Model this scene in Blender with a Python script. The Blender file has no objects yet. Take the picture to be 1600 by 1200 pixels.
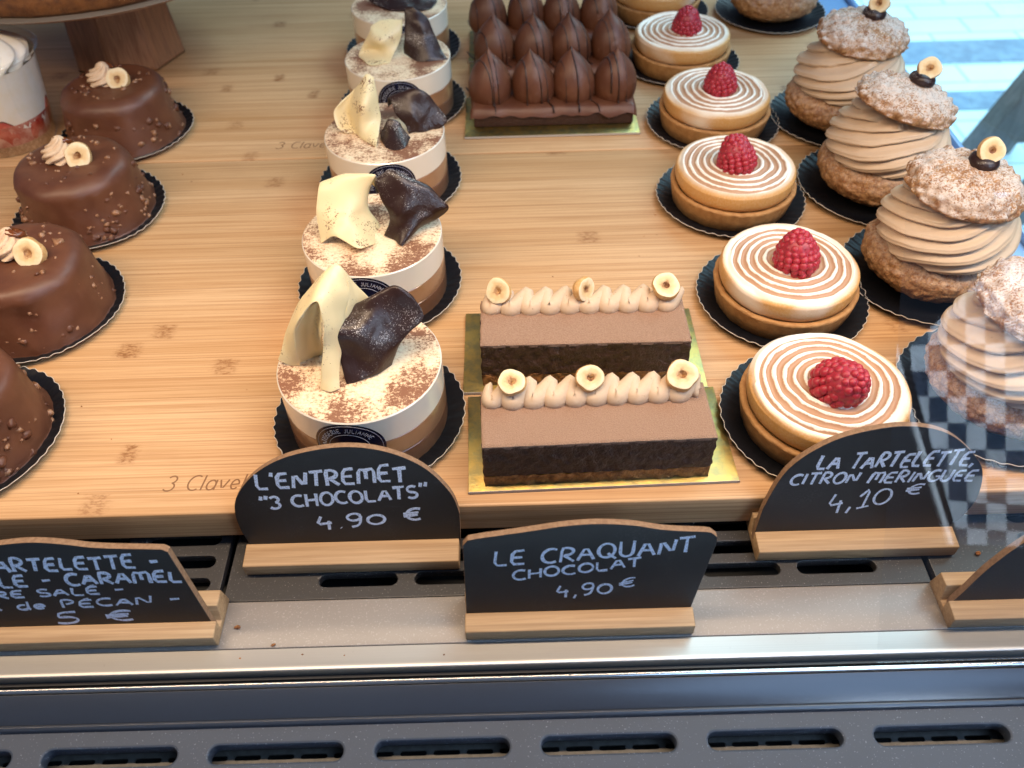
import bpy, bmesh, math, random
from mathutils import Vector, Matrix, noise

# ------------------------------------------------------------------ scene, camera, light
scene = bpy.context.scene
C = scene.collection
CM = 0.01                      # every shape below is written in centimetres
R = math.radians
sin, cos, pi, tau = math.sin, math.cos, math.pi, 2 * math.pi

cam_d = bpy.data.cameras.new('camera')
cam = bpy.data.objects.new('camera', cam_d)
C.objects.link(cam)
cam_d.sensor_width = 36.0
cam_d.lens = 29.25
cam_d.clip_start = 0.02
cam_d.clip_end = 200.0
_p, _r = R(46.5), R(1.6)
_fw = Vector((0, cos(_p), -sin(_p)))
_up = Vector((0, sin(_p), cos(_p)))
_rt = Vector((1, 0, 0))
_rt2 = _rt * cos(_r) - _up * sin(_r)
_up2 = _up * cos(_r) + _rt * sin(_r)
cam.matrix_world = Matrix(((_rt2.x, _up2.x, -_fw.x, 0), (_rt2.y, _up2.y, -_fw.y, 0),
                           (_rt2.z, _up2.z, -_fw.z, 33 * CM), (0, 0, 0, 1)))
cam_d.dof.use_dof = True
cam_d.dof.focus_distance = 0.42
cam_d.dof.aperture_fstop = 11.0
scene.camera = cam

world = bpy.data.worlds.new('World')
scene.world = world
world.use_nodes = True
_bg = world.node_tree.nodes['Background']
_bg.inputs[0].default_value = (0.47, 0.64, 1.0, 1)
_bg.inputs[1].default_value = 0.17

def area(name, loc, target, size, size_y, power, col, spread=180):
    d = bpy.data.lights.new(name, 'AREA')
    d.shape = 'RECTANGLE'
    d.size, d.size_y = size * CM, size_y * CM
    d.energy = power
    d.color = col
    d.spread = R(spread)
    o = bpy.data.objects.new(name, d)
    C.objects.link(o)
    o.location = Vector(loc) * CM
    o.rotation_euler = (Vector(target) - Vector(loc)).to_track_quat('-Z', 'Y').to_euler()
    return o

# the warm strip lamp under the top shelf of the case, the daylight of the street, and an added cloth lamp
area('case_strip_lamp', (0, 25.5, 39), (0, 30, 0), 130, 3.0, 3.8, (1.0, 0.755, 0.52), 145)
area('street_daylight', (105, -40, 135), (26, 10, 0), 100, 100, 15.0, (0.36, 0.60, 1.0))
area('pavement_daylight', (190, 250, 160), (140, 225, -85), 260, 260, 105.0, (0.55, 0.86, 1.0), 100)
area('cloth_fill_lamp', (95, 30, 75), (64, -50, 36), 60, 60, 110.0, (0.72, 0.86, 1.0), 60)  # added lamp, turned away from the case to brighten the mirrored cloth

vs = scene.view_settings
scene.display_settings.display_device = 'sRGB'
vs.view_transform = 'Standard'
vs.look = 'None'
vs.exposure = 0.0
vs.gamma = 1.0
vs.use_curve_mapping = False
scene.cycles.max_bounces = 8
scene.cycles.transparent_max_bounces = 12
scene.cycles.caustics_reflective = False
scene.cycles.caustics_refractive = False
scene.cycles.sample_clamp_indirect = 6.0
scene.cycles.use_denoising = True
random.seed(7)

# ------------------------------------------------------------------ materials
class NT:
    """a small helper round one material's node tree"""
    def __init__(s, name):
        s.m = bpy.data.materials.new(name)
        s.m.use_nodes = True
        s.t = s.m.node_tree
        s.b = s.t.nodes['Principled BSDF']
        s.out = s.t.nodes['Material Output']
        s._co = None
    def n(s, kind, **kw):
        x = s.t.nodes.new(kind)
        for k, v in kw.items():
            setattr(x, k, v)
        return x
    def l(s, a, b):
        s.t.links.new(a, b)
    def put(s, sock, v):
        if hasattr(v, 'links'):
            s.l(v, sock)
        elif isinstance(v, (tuple, list)) and len(v) == 3 and sock.type == 'RGBA':
            sock.default_value = (*v, 1)
        else:
            sock.default_value = v
    def co(s, scale=(1, 1, 1), vary=True):
        """object coordinates in centimetres, shifted per object so that copies differ"""
        if s._co is None:
            tc = s.n('ShaderNodeTexCoord')
            mp = s.n('ShaderNodeVectorMath', operation='SCALE')
            s.l(tc.outputs['Object'], mp.inputs[0])
            mp.inputs['Scale'].default_value = 100
            s._raw = mp.outputs[0]
            oi = s.n('ShaderNodeObjectInfo')
            mu = s.n('ShaderNodeVectorMath', operation='SCALE')
            mu.inputs[0].default_value = (37, 61, 23)
            s.l(oi.outputs['Random'], mu.inputs['Scale'])
            ad = s.n('ShaderNodeVectorMath', operation='ADD')
            s.l(s._raw, ad.inputs[0]); s.l(mu.outputs[0], ad.inputs[1])
            s._co = ad.outputs[0]
        src = s._co if vary else s._raw
        if scale == (1, 1, 1):
            return src
        m2 = s.n('ShaderNodeVectorMath', operation='MULTIPLY')
        s.l(src, m2.inputs[0])
        m2.inputs[1].default_value = scale
        return m2.outputs[0]
    def noise(s, scale, detail=3, rough=.5, stretch=(1, 1, 1), vary=True, dist=0.0):
        x = s.n('ShaderNodeTexNoise')
        s.l(s.co(stretch, vary), x.inputs['Vector'])
        x.inputs['Scale'].default_value = scale
        x.inputs['Detail'].default_value = detail
        x.inputs['Roughness'].default_value = rough
        x.inputs['Distortion'].default_value = dist
        return x.outputs['Fac']
    def voro(s, scale, feature='F1', out='Distance', stretch=(1, 1, 1)):
        x = s.n('ShaderNodeTexVoronoi', feature=feature)
        s.l(s.co(stretch), x.inputs['Vector'])
        x.inputs['Scale'].default_value = scale
        return x.outputs[out]
    def ma(s, op, a, b=0.0, c=None, clamp=False):
        x = s.n('ShaderNodeMath', operation=op, use_clamp=clamp)
        s.put(x.inputs[0], a); s.put(x.inputs[1], b)
        if c is not None:
            s.put(x.inputs[2], c)
        return x.outputs[0]
    def ramp(s, v, a, b):
        """0 below a, 1 above b"""
        x = s.n('ShaderNodeMapRange', interpolation_type='SMOOTHSTEP', clamp=True)
        s.put(x.inputs['Value'], v)
        x.inputs['From Min'].default_value = a
        x.inputs['From Max'].default_value = b
        return x.outputs['Result']
    def mix(s, f, a, b):
        x = s.n('ShaderNodeMix', data_type='RGBA')
        s.put(x.inputs[0], f); s.put(x.inputs[6], a); s.put(x.inputs[7], b)
        return x.outputs[2]
    def bump(s, h, strength=.3, dist=.05, prev=None):
        x = s.n('ShaderNodeBump')
        x.inputs['Strength'].default_value = strength
        x.inputs['Distance'].default_value = dist * CM
        s.l(h, x.inputs['Height'])
        if prev is not None:
            s.l(prev, x.inputs['Normal'])
        return x.outputs[0]
    def attr(s, name):
        x = s.n('ShaderNodeAttribute', attribute_name=name)
        return x.outputs['Fac']
    def set(s, **kw):
        names = dict(col='Base Color', rough='Roughness', metal='Metallic', nrm='Normal', coat='Coat Weight',
                     coat_rough='Coat Roughness', sss='Subsurface Weight', sss_r='Subsurface Radius', sss_s='Subsurface Scale',
                     trans='Transmission Weight', ior='IOR', spec='Specular IOR Level', alpha='Alpha', sheen='Sheen Weight')
        for k, v in kw.items():
            s.put(s.b.inputs[names[k]], v)
        return s.m

def simple(name, col, rough=.5, col2=None, scale=2.0, bump=0, bscale=8.0, bdist=.03, **kw):
    t = NT(name)
    c = col
    if col2:
        c = t.mix(t.ramp(t.noise(scale, 4, .6), .35, .68), col, col2)
    t.set(col=c, rough=rough, **kw)
    if bump:
        t.set(nrm=t.bump(t.noise(bscale, 4, .6), bump, bdist))
    return t.m

def m_bamboo(name='bamboo', strip=1.55):
    t = NT(name)
    sep = t.n('ShaderNodeSeparateXYZ'); t.l(t.co(), sep.inputs[0])
    X, Y, Z = sep.outputs
    wob = t.ma('MULTIPLY', t.ma('SUBTRACT', t.noise(.05, 2), .5), .5)
    yy = t.ma('DIVIDE', t.ma('ADD', Y, wob), strip)
    sidx = t.ma('FLOOR', yy)
    fy = t.ma('FRACT', yy)
    wn = t.n('ShaderNodeTexWhiteNoise', noise_dimensions='1D'); t.l(sidx, wn.inputs['W'])
    rnd = wn.outputs['Value']
    fine = t.noise(1, 5, .74, (.06, 9, 9), dist=.5)
    mid = t.noise(1, 3, .6, (.05, 1.6, 1.6))
    base = t.mix(rnd, (.57, .335, .16), (.68, .43, .228))
    base = t.mix(t.ma('MULTIPLY', t.ramp(fine, .42, .64), .75), base, (.39, .19, .07))
    base = t.mix(t.ma('MULTIPLY', t.ramp(mid, .45, .75), .5), base, (.42, .21, .075))
    # nodes of the cane: small darker speckled patches, one here and there along a strip
    xx = t.ma('DIVIDE', t.ma('ADD', X, t.ma('MULTIPLY', rnd, 977)), 13.0)
    fx = t.ma('FRACT', xx)
    xi = t.ma('FLOOR', xx)
    wn2 = t.n('ShaderNodeTexWhiteNoise', noise_dimensions='2D')
    cb = t.n('ShaderNodeCombineXYZ'); t.l(xi, cb.inputs[0]); t.l(sidx, cb.inputs[1]); t.l(cb.outputs[0], wn2.inputs['Vector'])
    on = t.ma('MULTIPLY', t.ma('GREATER_THAN', wn2.outputs['Value'], .74), t.ma('ADD', .45, t.ma('MULTIPLY', t.ma('FRACT', t.ma('MULTIPLY', wn2.outputs['Value'], 31.0)), .55)))
    dx = t.ma('ABSOLUTE', t.ma('MULTIPLY', t.ma('SUBTRACT', fx, .5), 13.0))
    dy = t.ma('ABSOLUTE', t.ma('SUBTRACT', fy, .5))
    box = t.ma('MULTIPLY', t.ma('SUBTRACT', 1, t.ramp(t.ma('ADD', t.ma('MULTIPLY', dx, t.ma('ADD', .7, rnd)), t.ma('MULTIPLY', t.noise(1, 3, .7, (1.2, 5, 5)), 1.1)), .75, 1.35)), t.ma('SUBTRACT', 1, t.ramp(dy, .34, .47)))
    spk = t.ramp(t.noise(1, 3, .75, (2.6, 7, 7)), .42, .62)
    knot = t.ma('MULTIPLY', t.ma('MULTIPLY', box, on), t.ma('ADD', .22, t.ma('MULTIPLY', spk, .9)))
    base = t.mix(t.ma('MULTIPLY', knot, 1.0, clamp=True), base, (.25, .10, .03))
    seam = t.ma('SUBTRACT', 1, t.ramp(t.ma('MINIMUM', fy, t.ma('SUBTRACT', 1, fy)), .0, .022))
    base = t.mix(t.ma('MULTIPLY', seam, .6), base, (.28, .13, .05))
    stain = t.ramp(t.noise(.12, 3, .6), .55, .72)
    base = t.mix(t.ma('MULTIPLY', stain, .16), base, (.34, .19, .09))
    dust = t.ma('MULTIPLY', t.ramp(t.noise(7, 2, .6, vary=True), .77, .80), t.ramp(t.noise(.25, 2), .5, .7))
    base = t.mix(t.ma('MULTIPLY', dust, .6), base, (.16, .07, .03))
    return t.set(col=base, rough=t.ma('ADD', .38, t.ma('MULTIPLY', fine, .2)), spec=.4,
                 nrm=t.bump(fine, .12, .02))

def m_wood(name, a, b, axis=(.15, 6, 6), rough=.55):
    t = NT(name)
    f = t.noise(1, 4, .6, axis, dist=.6)
    f2 = t.noise(1, 3, .6, tuple(k * .3 for k in axis))
    c = t.mix(t.ramp(f, .32, .72), a, b)
    c = t.mix(t.ma('MULTIPLY', t.ramp(f2, .45, .75), .5), c, tuple(k * .6 for k in b))
    return t.set(col=c, rough=rough, nrm=t.bump(f, .12, .02))

def m_milk_choc():
    t = NT('milk_chocolate')
    c = t.mix(t.ramp(t.noise(.7, 3), .3, .7), (.098, .033, .0155), (.135, .050, .0235))
    h = t.noise(.9, 3, .5)
    return t.set(col=c, rough=t.ma('ADD', .36, t.ma('MULTIPLY', t.noise(2, 3), .16)), spec=.45,
                 nrm=t.bump(h, .35, .12), sss=.06, sss_r=(1, .5, .25), sss_s=.002)

def m_entremet_top():
    t = NT('cream_top_with_cocoa')
    big = t.noise(.42, 2, .5)
    fine = t.noise(7.5, 4, .75)
    fine2 = t.noise(3.0, 3, .7, (1, 2.2, 1))
    thr = t.ma('ADD', t.ma('MULTIPLY', big, 1.1), t.ma('MULTIPLY', fine2, .55))
    v = t.ma('ADD', t.ma('MULTIPLY', thr, .62), t.ma('MULTIPLY', fine, .55))
    cocoa = t.ramp(v, .765, .85)
    light = t.ramp(v, .64, .80)
    c = t.mix(t.ma('MULTIPLY', light, .5), (.88, .74, .52), (.55, .25, .10))
    c = t.mix(t.ma('MULTIPLY', cocoa, .9), c, (.17, .050, .019))
    return t.set(col=c, rough=.62, nrm=t.bump(fine, .25, .03))

def m_meringue():
    t = NT('torched_meringue')
    ring = t.attr('ring')
    side = t.attr('side')
    n1 = t.noise(1.1, 3, .6)
    n2 = t.noise(9, 3, .7)
    # the torch browned the grooves and one flank
    groove = t.ma('ADD', ring, t.ma('MULTIPLY', t.ma('SUBTRACT', n1, .5), .55))
    groove = t.ma('ADD', groove, t.ma('MULTIPLY', t.ma('SUBTRACT', n2, .5), .22))
    br = t.ramp(groove, .40, .62)
    flank = t.ma('MULTIPLY', side, t.ma('ADD', .18, t.ma('MULTIPLY', t.ramp(t.noise(.20, 2), .30, .50), .82)))
    flank = t.ma('MULTIPLY', flank, t.ma('ADD', .66, t.ma('MULTIPLY', n2, .6)))
    c = t.mix(t.ma('MULTIPLY', br, .88), (.94, .89, .78), (.40, .18, .068))
    edge = t.ma('MULTIPLY', br, t.ma('SUBTRACT', 1, t.ramp(groove, .58, .80)))
    c = t.mix(t.ma('MULTIPLY', edge, .35), c, (.34, .13, .035))
    c = t.mix(flank, c, (.62, .32, .09))
    return t.set(col=c, rough=.50, nrm=t.bump(n2, .08, .03), sss=.05, sss_r=(1, .8, .5), sss_s=.002)

def m_craquelin():
    t = NT('crackled_choux_crust')
    n1 = t.noise(2.6, 4, .65)
    n2 = t.noise(9, 4, .7)
    n3 = t.noise(.6, 2)
    crack = t.voro(2.8, 'DISTANCE_TO_EDGE')
    c = t.mix(t.ramp(n1, .35, .65), (.38, .17, .06), (.58, .32, .135))
    c = t.mix(t.ma('MULTIPLY', t.ma('SUBTRACT', 1, t.ramp(crack, .02, .16)), .35), c, (.15, .055, .02))
    # icing sugar lies on what faces up
    geo = t.n('ShaderNodeNewGeometry')
    sp = t.n('ShaderNodeSeparateXYZ'); t.l(geo.outputs['Normal'], sp.inputs[0])
    up = t.ramp(sp.outputs[2], -.05, .85)
    sug = t.ramp(t.ma('ADD', t.ma('MULTIPLY', n2, .75), t.ma('ADD', t.ma('MULTIPLY', n3, .35), t.ma('MULTIPLY', n1, .25))), .57, .73)
    sug = t.ma('MULTIPLY', t.ma('MULTIPLY', sug, up), t.attr('sugar'))
    c = t.mix(t.ma('MULTIPLY', sug, .8), c, (.84, .76, .70))
    h = t.ma('ADD', t.ma('MULTIPLY', n1, .8), t.ma('MULTIPLY', n2, .6))
    return t.set(col=c, rough=.72, nrm=t.bump(h, .95, .2))

def m_dark_choc(name='dark_chocolate', sugar=True):
    t = NT(name)
    c = (.026, .0105, .0075)
    n = t.noise(16, 2, .6)
    big = t.noise(.55, 2)
    if sugar:
        geo = t.n('ShaderNodeNewGeometry')
        sp = t.n('ShaderNodeSeparateXYZ'); t.l(geo.outputs['Normal'], sp.inputs[0])
        f = t.ramp(t.ma('ADD', t.ma('MULTIPLY', n, .8), t.ma('MULTIPLY', big, .5)), .755, .83)
        f = t.ma('MULTIPLY', f, t.ramp(sp.outputs[2], .1, .8))
        c = t.mix(t.ma('MULTIPLY', f, .8), c, (.72, .68, .64))
    return t.set(col=c, rough=.34, spec=.45, nrm=t.bump(t.noise(3.5, 4, .7), .22, .06, t.bump(t.noise(1.1, 3, .6), .4, .16)))

def m_white_choc():
    t = NT('white_chocolate')
    n = t.noise(9, 3, .75)
    big = t.noise(.8, 2)
    f = t.ramp(t.ma('ADD', t.ma('MULTIPLY', n, .7), t.ma('MULTIPLY', big, .6)), .745, .80)
    geo = t.n('ShaderNodeNewGeometry')
    sp = t.n('ShaderNodeSeparateXYZ'); t.l(geo.outputs['Normal'], sp.inputs[0])
    f = t.ma('MULTIPLY', f, t.ramp(sp.outputs[2], -.1, .45))
    c = t.mix(f, (.80, .67, .39), (.16, .05, .02))
    return t.set(col=c, rough=.38, sss=.10, sss_r=(1, .8, .4), sss_s=.003)

def m_speckle(name, col, dots, rough=.45, scale=22, cut=.74, amount=.8):
    t = NT(name)
    n = t.noise(scale, 2, .6)
    c = t.mix(t.ma('MULTIPLY', t.ramp(n, cut - .06, cut), amount), col, dots)
    c = t.mix(t.ma('MULTIPLY', t.ramp(t.noise(.5, 3), .4, .8), .25), c, tuple(k * .7 for k in col))
    return t.set(col=c, rough=rough, nrm=t.bump(t.noise(14, 2), .12, .02))

def m_steel(name, col=(.62, .61, .60), rough=.32):
    t = NT(name)
    n = t.noise(1, 3, .6, (.04, 18, 18))
    d = t.ramp(t.noise(3.0, 3, .6), .68, .80)
    c = t.mix(t.ma('MULTIPLY', d, .25), t.mix(t.ma('MULTIPLY', n, .3), col, tuple(k * .7 for k in col)), (.25, .22, .2))
    return t.set(col=c, metal=1.0, rough=t.ma('ADD', rough - .08, t.ma('MULTIPLY', n, .16)))

M = {}
M['bamboo'] = m_bamboo()
M['engrave'] = simple('burnt_engraving', (.22, .105, .045), .8)
M['milk'] = m_milk_choc()
M['nut_bits'] = simple('coated_nut_bits', (.21, .09, .04), .38, (.36, .19, .10), 3)
M['nougat_cream'] = simple('hazelnut_chantilly', (.72, .53, .35), .6, (.66, .46, .29), 3, .25, 12, .03)
M['nut_skin'] = simple('roasted_hazelnut_skin', (.58, .32, .11), .5, (.70, .47, .22), 2.5, .2)
t = NT('hazelnut_flesh')
_c = t.ma('ADD', t.attr('core'), t.ma('MULTIPLY', t.ma('SUBTRACT', t.noise(2.2, 3, .6), .5), 1.1))
M['nut_flesh'] = t.set(col=t.mix(t.ramp(_c, .55, 1.0), t.mix(t.ramp(_c, .0, .55), (.80, .66, .42), (.70, .49, .24)), (.34, .145, .045)), rough=.55,
                       nrm=t.bump(t.noise(7, 3, .6), .3, .03))
M['nut_pit'] = simple('hazelnut_hollow', (.16, .055, .018), .6, (.50, .27, .10), 2.2)
M['caramel'] = simple('caramel_glaze', (.16, .045, .012), .12, spec=.6)
M['paper'] = simple('black_waxed_paper', (.007, .007, .009), .42, bump=.3, bscale=2.5, bdist=.05, spec=.3)
M['paper_rim'] = simple('cut_paper_edge', (.62, .55, .46), .7)
M['layer_white'] = simple('white_mousse', (.80, .73, .60), .22, coat=.6, coat_rough=.08)
M['layer_milk'] = simple('milk_mousse', (.345, .175, .082), .28, (.31, .155, .072), 1.2, coat=.6, coat_rough=.08)
M['layer_dark'] = simple('dark_mousse', (.205, .092, .042), .28, (.185, .08, .036), 1.2, coat=.6, coat_rough=.08)
M['entremet_top'] = m_entremet_top()
M['white_choc'] = m_white_choc()
M['dark_choc'] = m_dark_choc()
M['navy'] = simple('navy_sticker', (.006, .008, .028), .22)
M['sticker_ink'] = simple('silver_print', (.52, .52, .55), .4)
M['velvet'] = simple('cocoa_velvet', (.275, .160, .100), .9, (.36, .222, .148), 16, .9, 15, .07)
M['craq_side'] = simple('dark_mousse_cut', (.042, .0165, .009), .55, (.065, .027, .015), 4, 1.0, 5, .16)
M['craq_base'] = simple('crunchy_praline', (.46, .19, .05), .5, (.14, .045, .012), 2.4, .9, 6, .14)
M['piped'] = None
t = NT('praline_cream')
_n = t.noise(6, 3, .6)
_d = t.ramp(t.noise(5.2, 2, .5), .70, .76)
M['piped'] = t.set(col=t.mix(t.ma('MULTIPLY', _d, .6), t.mix(_n, (.57, .41, .27), (.63, .47, .32)), (.33, .19, .10)), rough=.62,
                   nrm=t.bump(_n, .2, .03), sss=.05, sss_r=(1, .7, .4), sss_s=.002)
M['gold'] = simple('gold_card', (.60, .41, .12), .40, (.36, .30, .13), 1.5, .3, 3.0, .06, metal=1.0)
M['card_edge'] = simple('card_cut_edge', (.46, .42, .36), .75)
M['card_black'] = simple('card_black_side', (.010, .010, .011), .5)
M['sponge'] = simple('dark_sponge', (.055, .020, .010), .75, (.035, .012, .006), 4, .9, 6, .1)
M['drizzle'] = simple('dark_drizzle', (.030, .012, .008), .28)
M['crust'] = simple('shortcrust', (.50, .265, .095), .72, (.40, .19, .062), 2.2, .6, 9, .06)
M['meringue'] = m_meringue()
t = NT('raspberry_flesh')
_n = t.noise(3, 2)
M['raspberry'] = t.set(col=t.mix(_n, (.34, .014, .030), (.47, .032, .052)), rough=.40, sss=.45, sss_r=(1, .25, .2), sss_s=.002,
                       nrm=t.bump(t.noise(14, 2), .25, .03))
M['craquelin'] = m_craquelin()
t = NT('coffee_cream')
_n = t.noise(2, 3, .6)
_d = t.ramp(t.noise(7, 2, .5), .71, .77)
M['coffee_cream'] = t.set(col=t.mix(t.ma('MULTIPLY', _d, .5), t.mix(_n, (.57, .42, .28), (.63, .475, .33)), (.25, .13, .06)), rough=.5,
                          sss=.05, sss_r=(1, .7, .4), sss_s=.002)
M['ganache'] = m_dark_choc('ganache_dot')
t = NT('chalkboard_black')
_sm = t.ma('MULTIPLY', t.ramp(t.noise(.5, 3, .6), .5, .8), t.ramp(t.noise(9, 3, .7), .45, .75))
_sp = t.ramp(t.noise(26, 2, .5), .74, .78)
M['slate'] = t.set(col=t.mix(t.ma('ADD', t.ma('MULTIPLY', _sm, .10), t.ma('MULTIPLY', _sp, .3)), (.008, .008, .0095), (.30, .31, .33)), rough=.42)
M['mdf'] = simple('brown_board_edge', (.28, .165, .09), .8, (.20, .11, .058), 6, .4, 14)
t = NT('chalk_pen')
M['chalk'] = t.set(col=t.mix(t.ramp(t.noise(12, 3, .75), .33, .52), (.26, .31, .39), (.68, .77, .92)), rough=.8)
M['pine'] = m_wood('pale_pine', (.47, .31, .165), (.34, .205, .10))
M['grille'] = m_speckle('dark_speckled_plastic', (.026, .024, .024), (.20, .19, .18), .45, 11, .70)
M['shelf_strip'] = m_speckle('grey_speckled_plastic', (.25, .22, .195), (.36, .325, .29), .36, 11, .66)
M['bumper'] = m_speckle('speckled_bumper_plastic', (.038, .050, .072), (.22, .25, .30), .58, 10, .71)
M['bumper_face'] = simple('satin_grey_face', (.030, .037, .052), .26, bump=.04, spec=.6)
M['steel'] = m_steel('brushed_steel', (.70, .68, .65), .5)
M['bright_lip'] = m_steel('polished_steel_lip', (.78, .77, .75), .2)
M['black_gasket'] = simple('black_rubber', (.008, .008, .009), .45)
M['void'] = simple('dark_duct', (.006, .006, .006), .8)
M['inner_grille'] = simple('duct_grille_plastic', (.10, .09, .075), .5, (.07, .062, .05), 3)
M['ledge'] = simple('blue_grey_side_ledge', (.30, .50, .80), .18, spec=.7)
M['cake_crust'] = simple('dark_tart_crust', (.20, .078, .020), .6, (.10, .035, .010), 1.5, .6, 5, .1)
M['cake_glaze'] = simple('matte_chocolate_glaze', (.075, .030, .018), .5, (.05, .02, .012), 2, .5, 4, .1)
M['clear_disc'] = simple('clear_cake_disc', (.20, .16, .12), .3)
M['stand_wood'] = m_wood('acacia_wood', (.40, .20, .10), (.22, .10, .045), (5, 5, .25), .45)
M['chantilly'] = simple('vanilla_chantilly', (.90, .86, .76), .55, (.88, .82, .68), 1.4, .1, sss=.06, sss_r=(1, .8, .5), sss_s=.002)
M['strawberry'] = simple('strawberry_slice', (.42, .020, .012), .3, (.60, .16, .11), 1.2, .2)
M['crumble'] = simple('biscuit_crumble', (.40, .22, .10), .8, (.62, .42, .26), 5, .8, 8, .1)
M['compote'] = simple('strawberry_compote', (.45, .10, .07), .3, (.66, .36, .28), 1.4, .3)
def m_glass(name, tint=(1, 1, 1), gloss=(1, 1, 1), k=1.0, f0=1.5, rough=.0):
    """a thin pane: what lies behind shows through, and its surface mirrors by Fresnel"""
    t = NT(name)
    t.t.nodes.remove(t.b)
    tr = t.n('ShaderNodeBsdfTransparent'); tr.inputs[0].default_value = (*tint, 1)
    gl = t.n('ShaderNodeBsdfGlossy'); gl.inputs['Roughness'].default_value = rough
    gl.inputs['Color'].default_value = (*gloss, 1)
    geo = t.n('ShaderNodeNewGeometry')
    dt = t.n('ShaderNodeVectorMath', operation='DOT_PRODUCT')
    t.l(geo.outputs['Incoming'], dt.inputs[0]); t.l(geo.outputs['Normal'], dt.inputs[1])
    q = t.ma('SUBTRACT', 1, t.ma('ABSOLUTE', dt.outputs['Value']), clamp=True)
    fr = t.ma('ADD', .075, t.ma('MULTIPLY', t.ma('POWER', q, 5), .9))
    mx = t.n('ShaderNodeMixShader')
    t.l(t.ma('MULTIPLY', fr, k, clamp=True), mx.inputs[0])
    t.l(tr.outputs[0], mx.inputs[1]); t.l(gl.outputs[0], mx.inputs[2])
    t.l(mx.outputs[0], t.out.inputs['Surface'])
    return t.m
M['side_glass'] = m_glass('blue_tinted_side_glass', (.80, .93, 1.0), k=.6)
M['front_glass'] = m_glass('clear_front_glass', (.985, .99, .99), k=.8, rough=.012)
M['cup_glass'] = m_glass('clear_cup_plastic', (.97, .97, .96), k=1.0)
M['paver'] = None
t = NT('blue_white_check')
ck = t.n('ShaderNodeTexChecker')
t.l(t.co((1 / 2.3, 1 / 3.6, .01), False), ck.inputs['Vector'])
ck.inputs['Scale'].default_value = 1.0
ck.inputs['Color1'].default_value = (.72, .77, .84, 1)
ck.inputs['Color2'].default_value = (.012, .018, .030, 1)
M['check'] = t.set(col=ck.outputs['Color'], rough=.95, spec=.05)
M['white_hem'] = simple('pale_cloth_hem', (.85, .87, .9), .8)
t = NT('pale_street_pavers')
br = t.n('ShaderNodeTexBrick')
t.l(t.co((.01, .01, .01), False), br.inputs['Vector'])
br.inputs['Color1'].default_value = (.62, .70, .72, 1)
br.inputs['Color2'].default_value = (.56, .66, .70, 1)
br.inputs['Mortar'].default_value = (.30, .38, .44, 1)
br.inputs['Scale'].default_value = 4.6
br.inputs['Mortar Size'].default_value = .022
br.inputs['Row Height'].default_value = .5
br.inputs['Brick Width'].default_value = 1.25
M['paver'] = t.set(col=t.mix(t.ma('MULTIPLY', t.noise(.08, 4), .35), br.outputs['Color'], (.42, .50, .55)), rough=.7)
M['dark_band'] = simple('blue_grey_band', (.13, .18, .25), .6, (.20, .27, .34), .3)
M['chair_wood'] = m_wood('weathered_chair_wood', (.30, .265, .235), (.20, .175, .155), (1, 1, .12))

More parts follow.
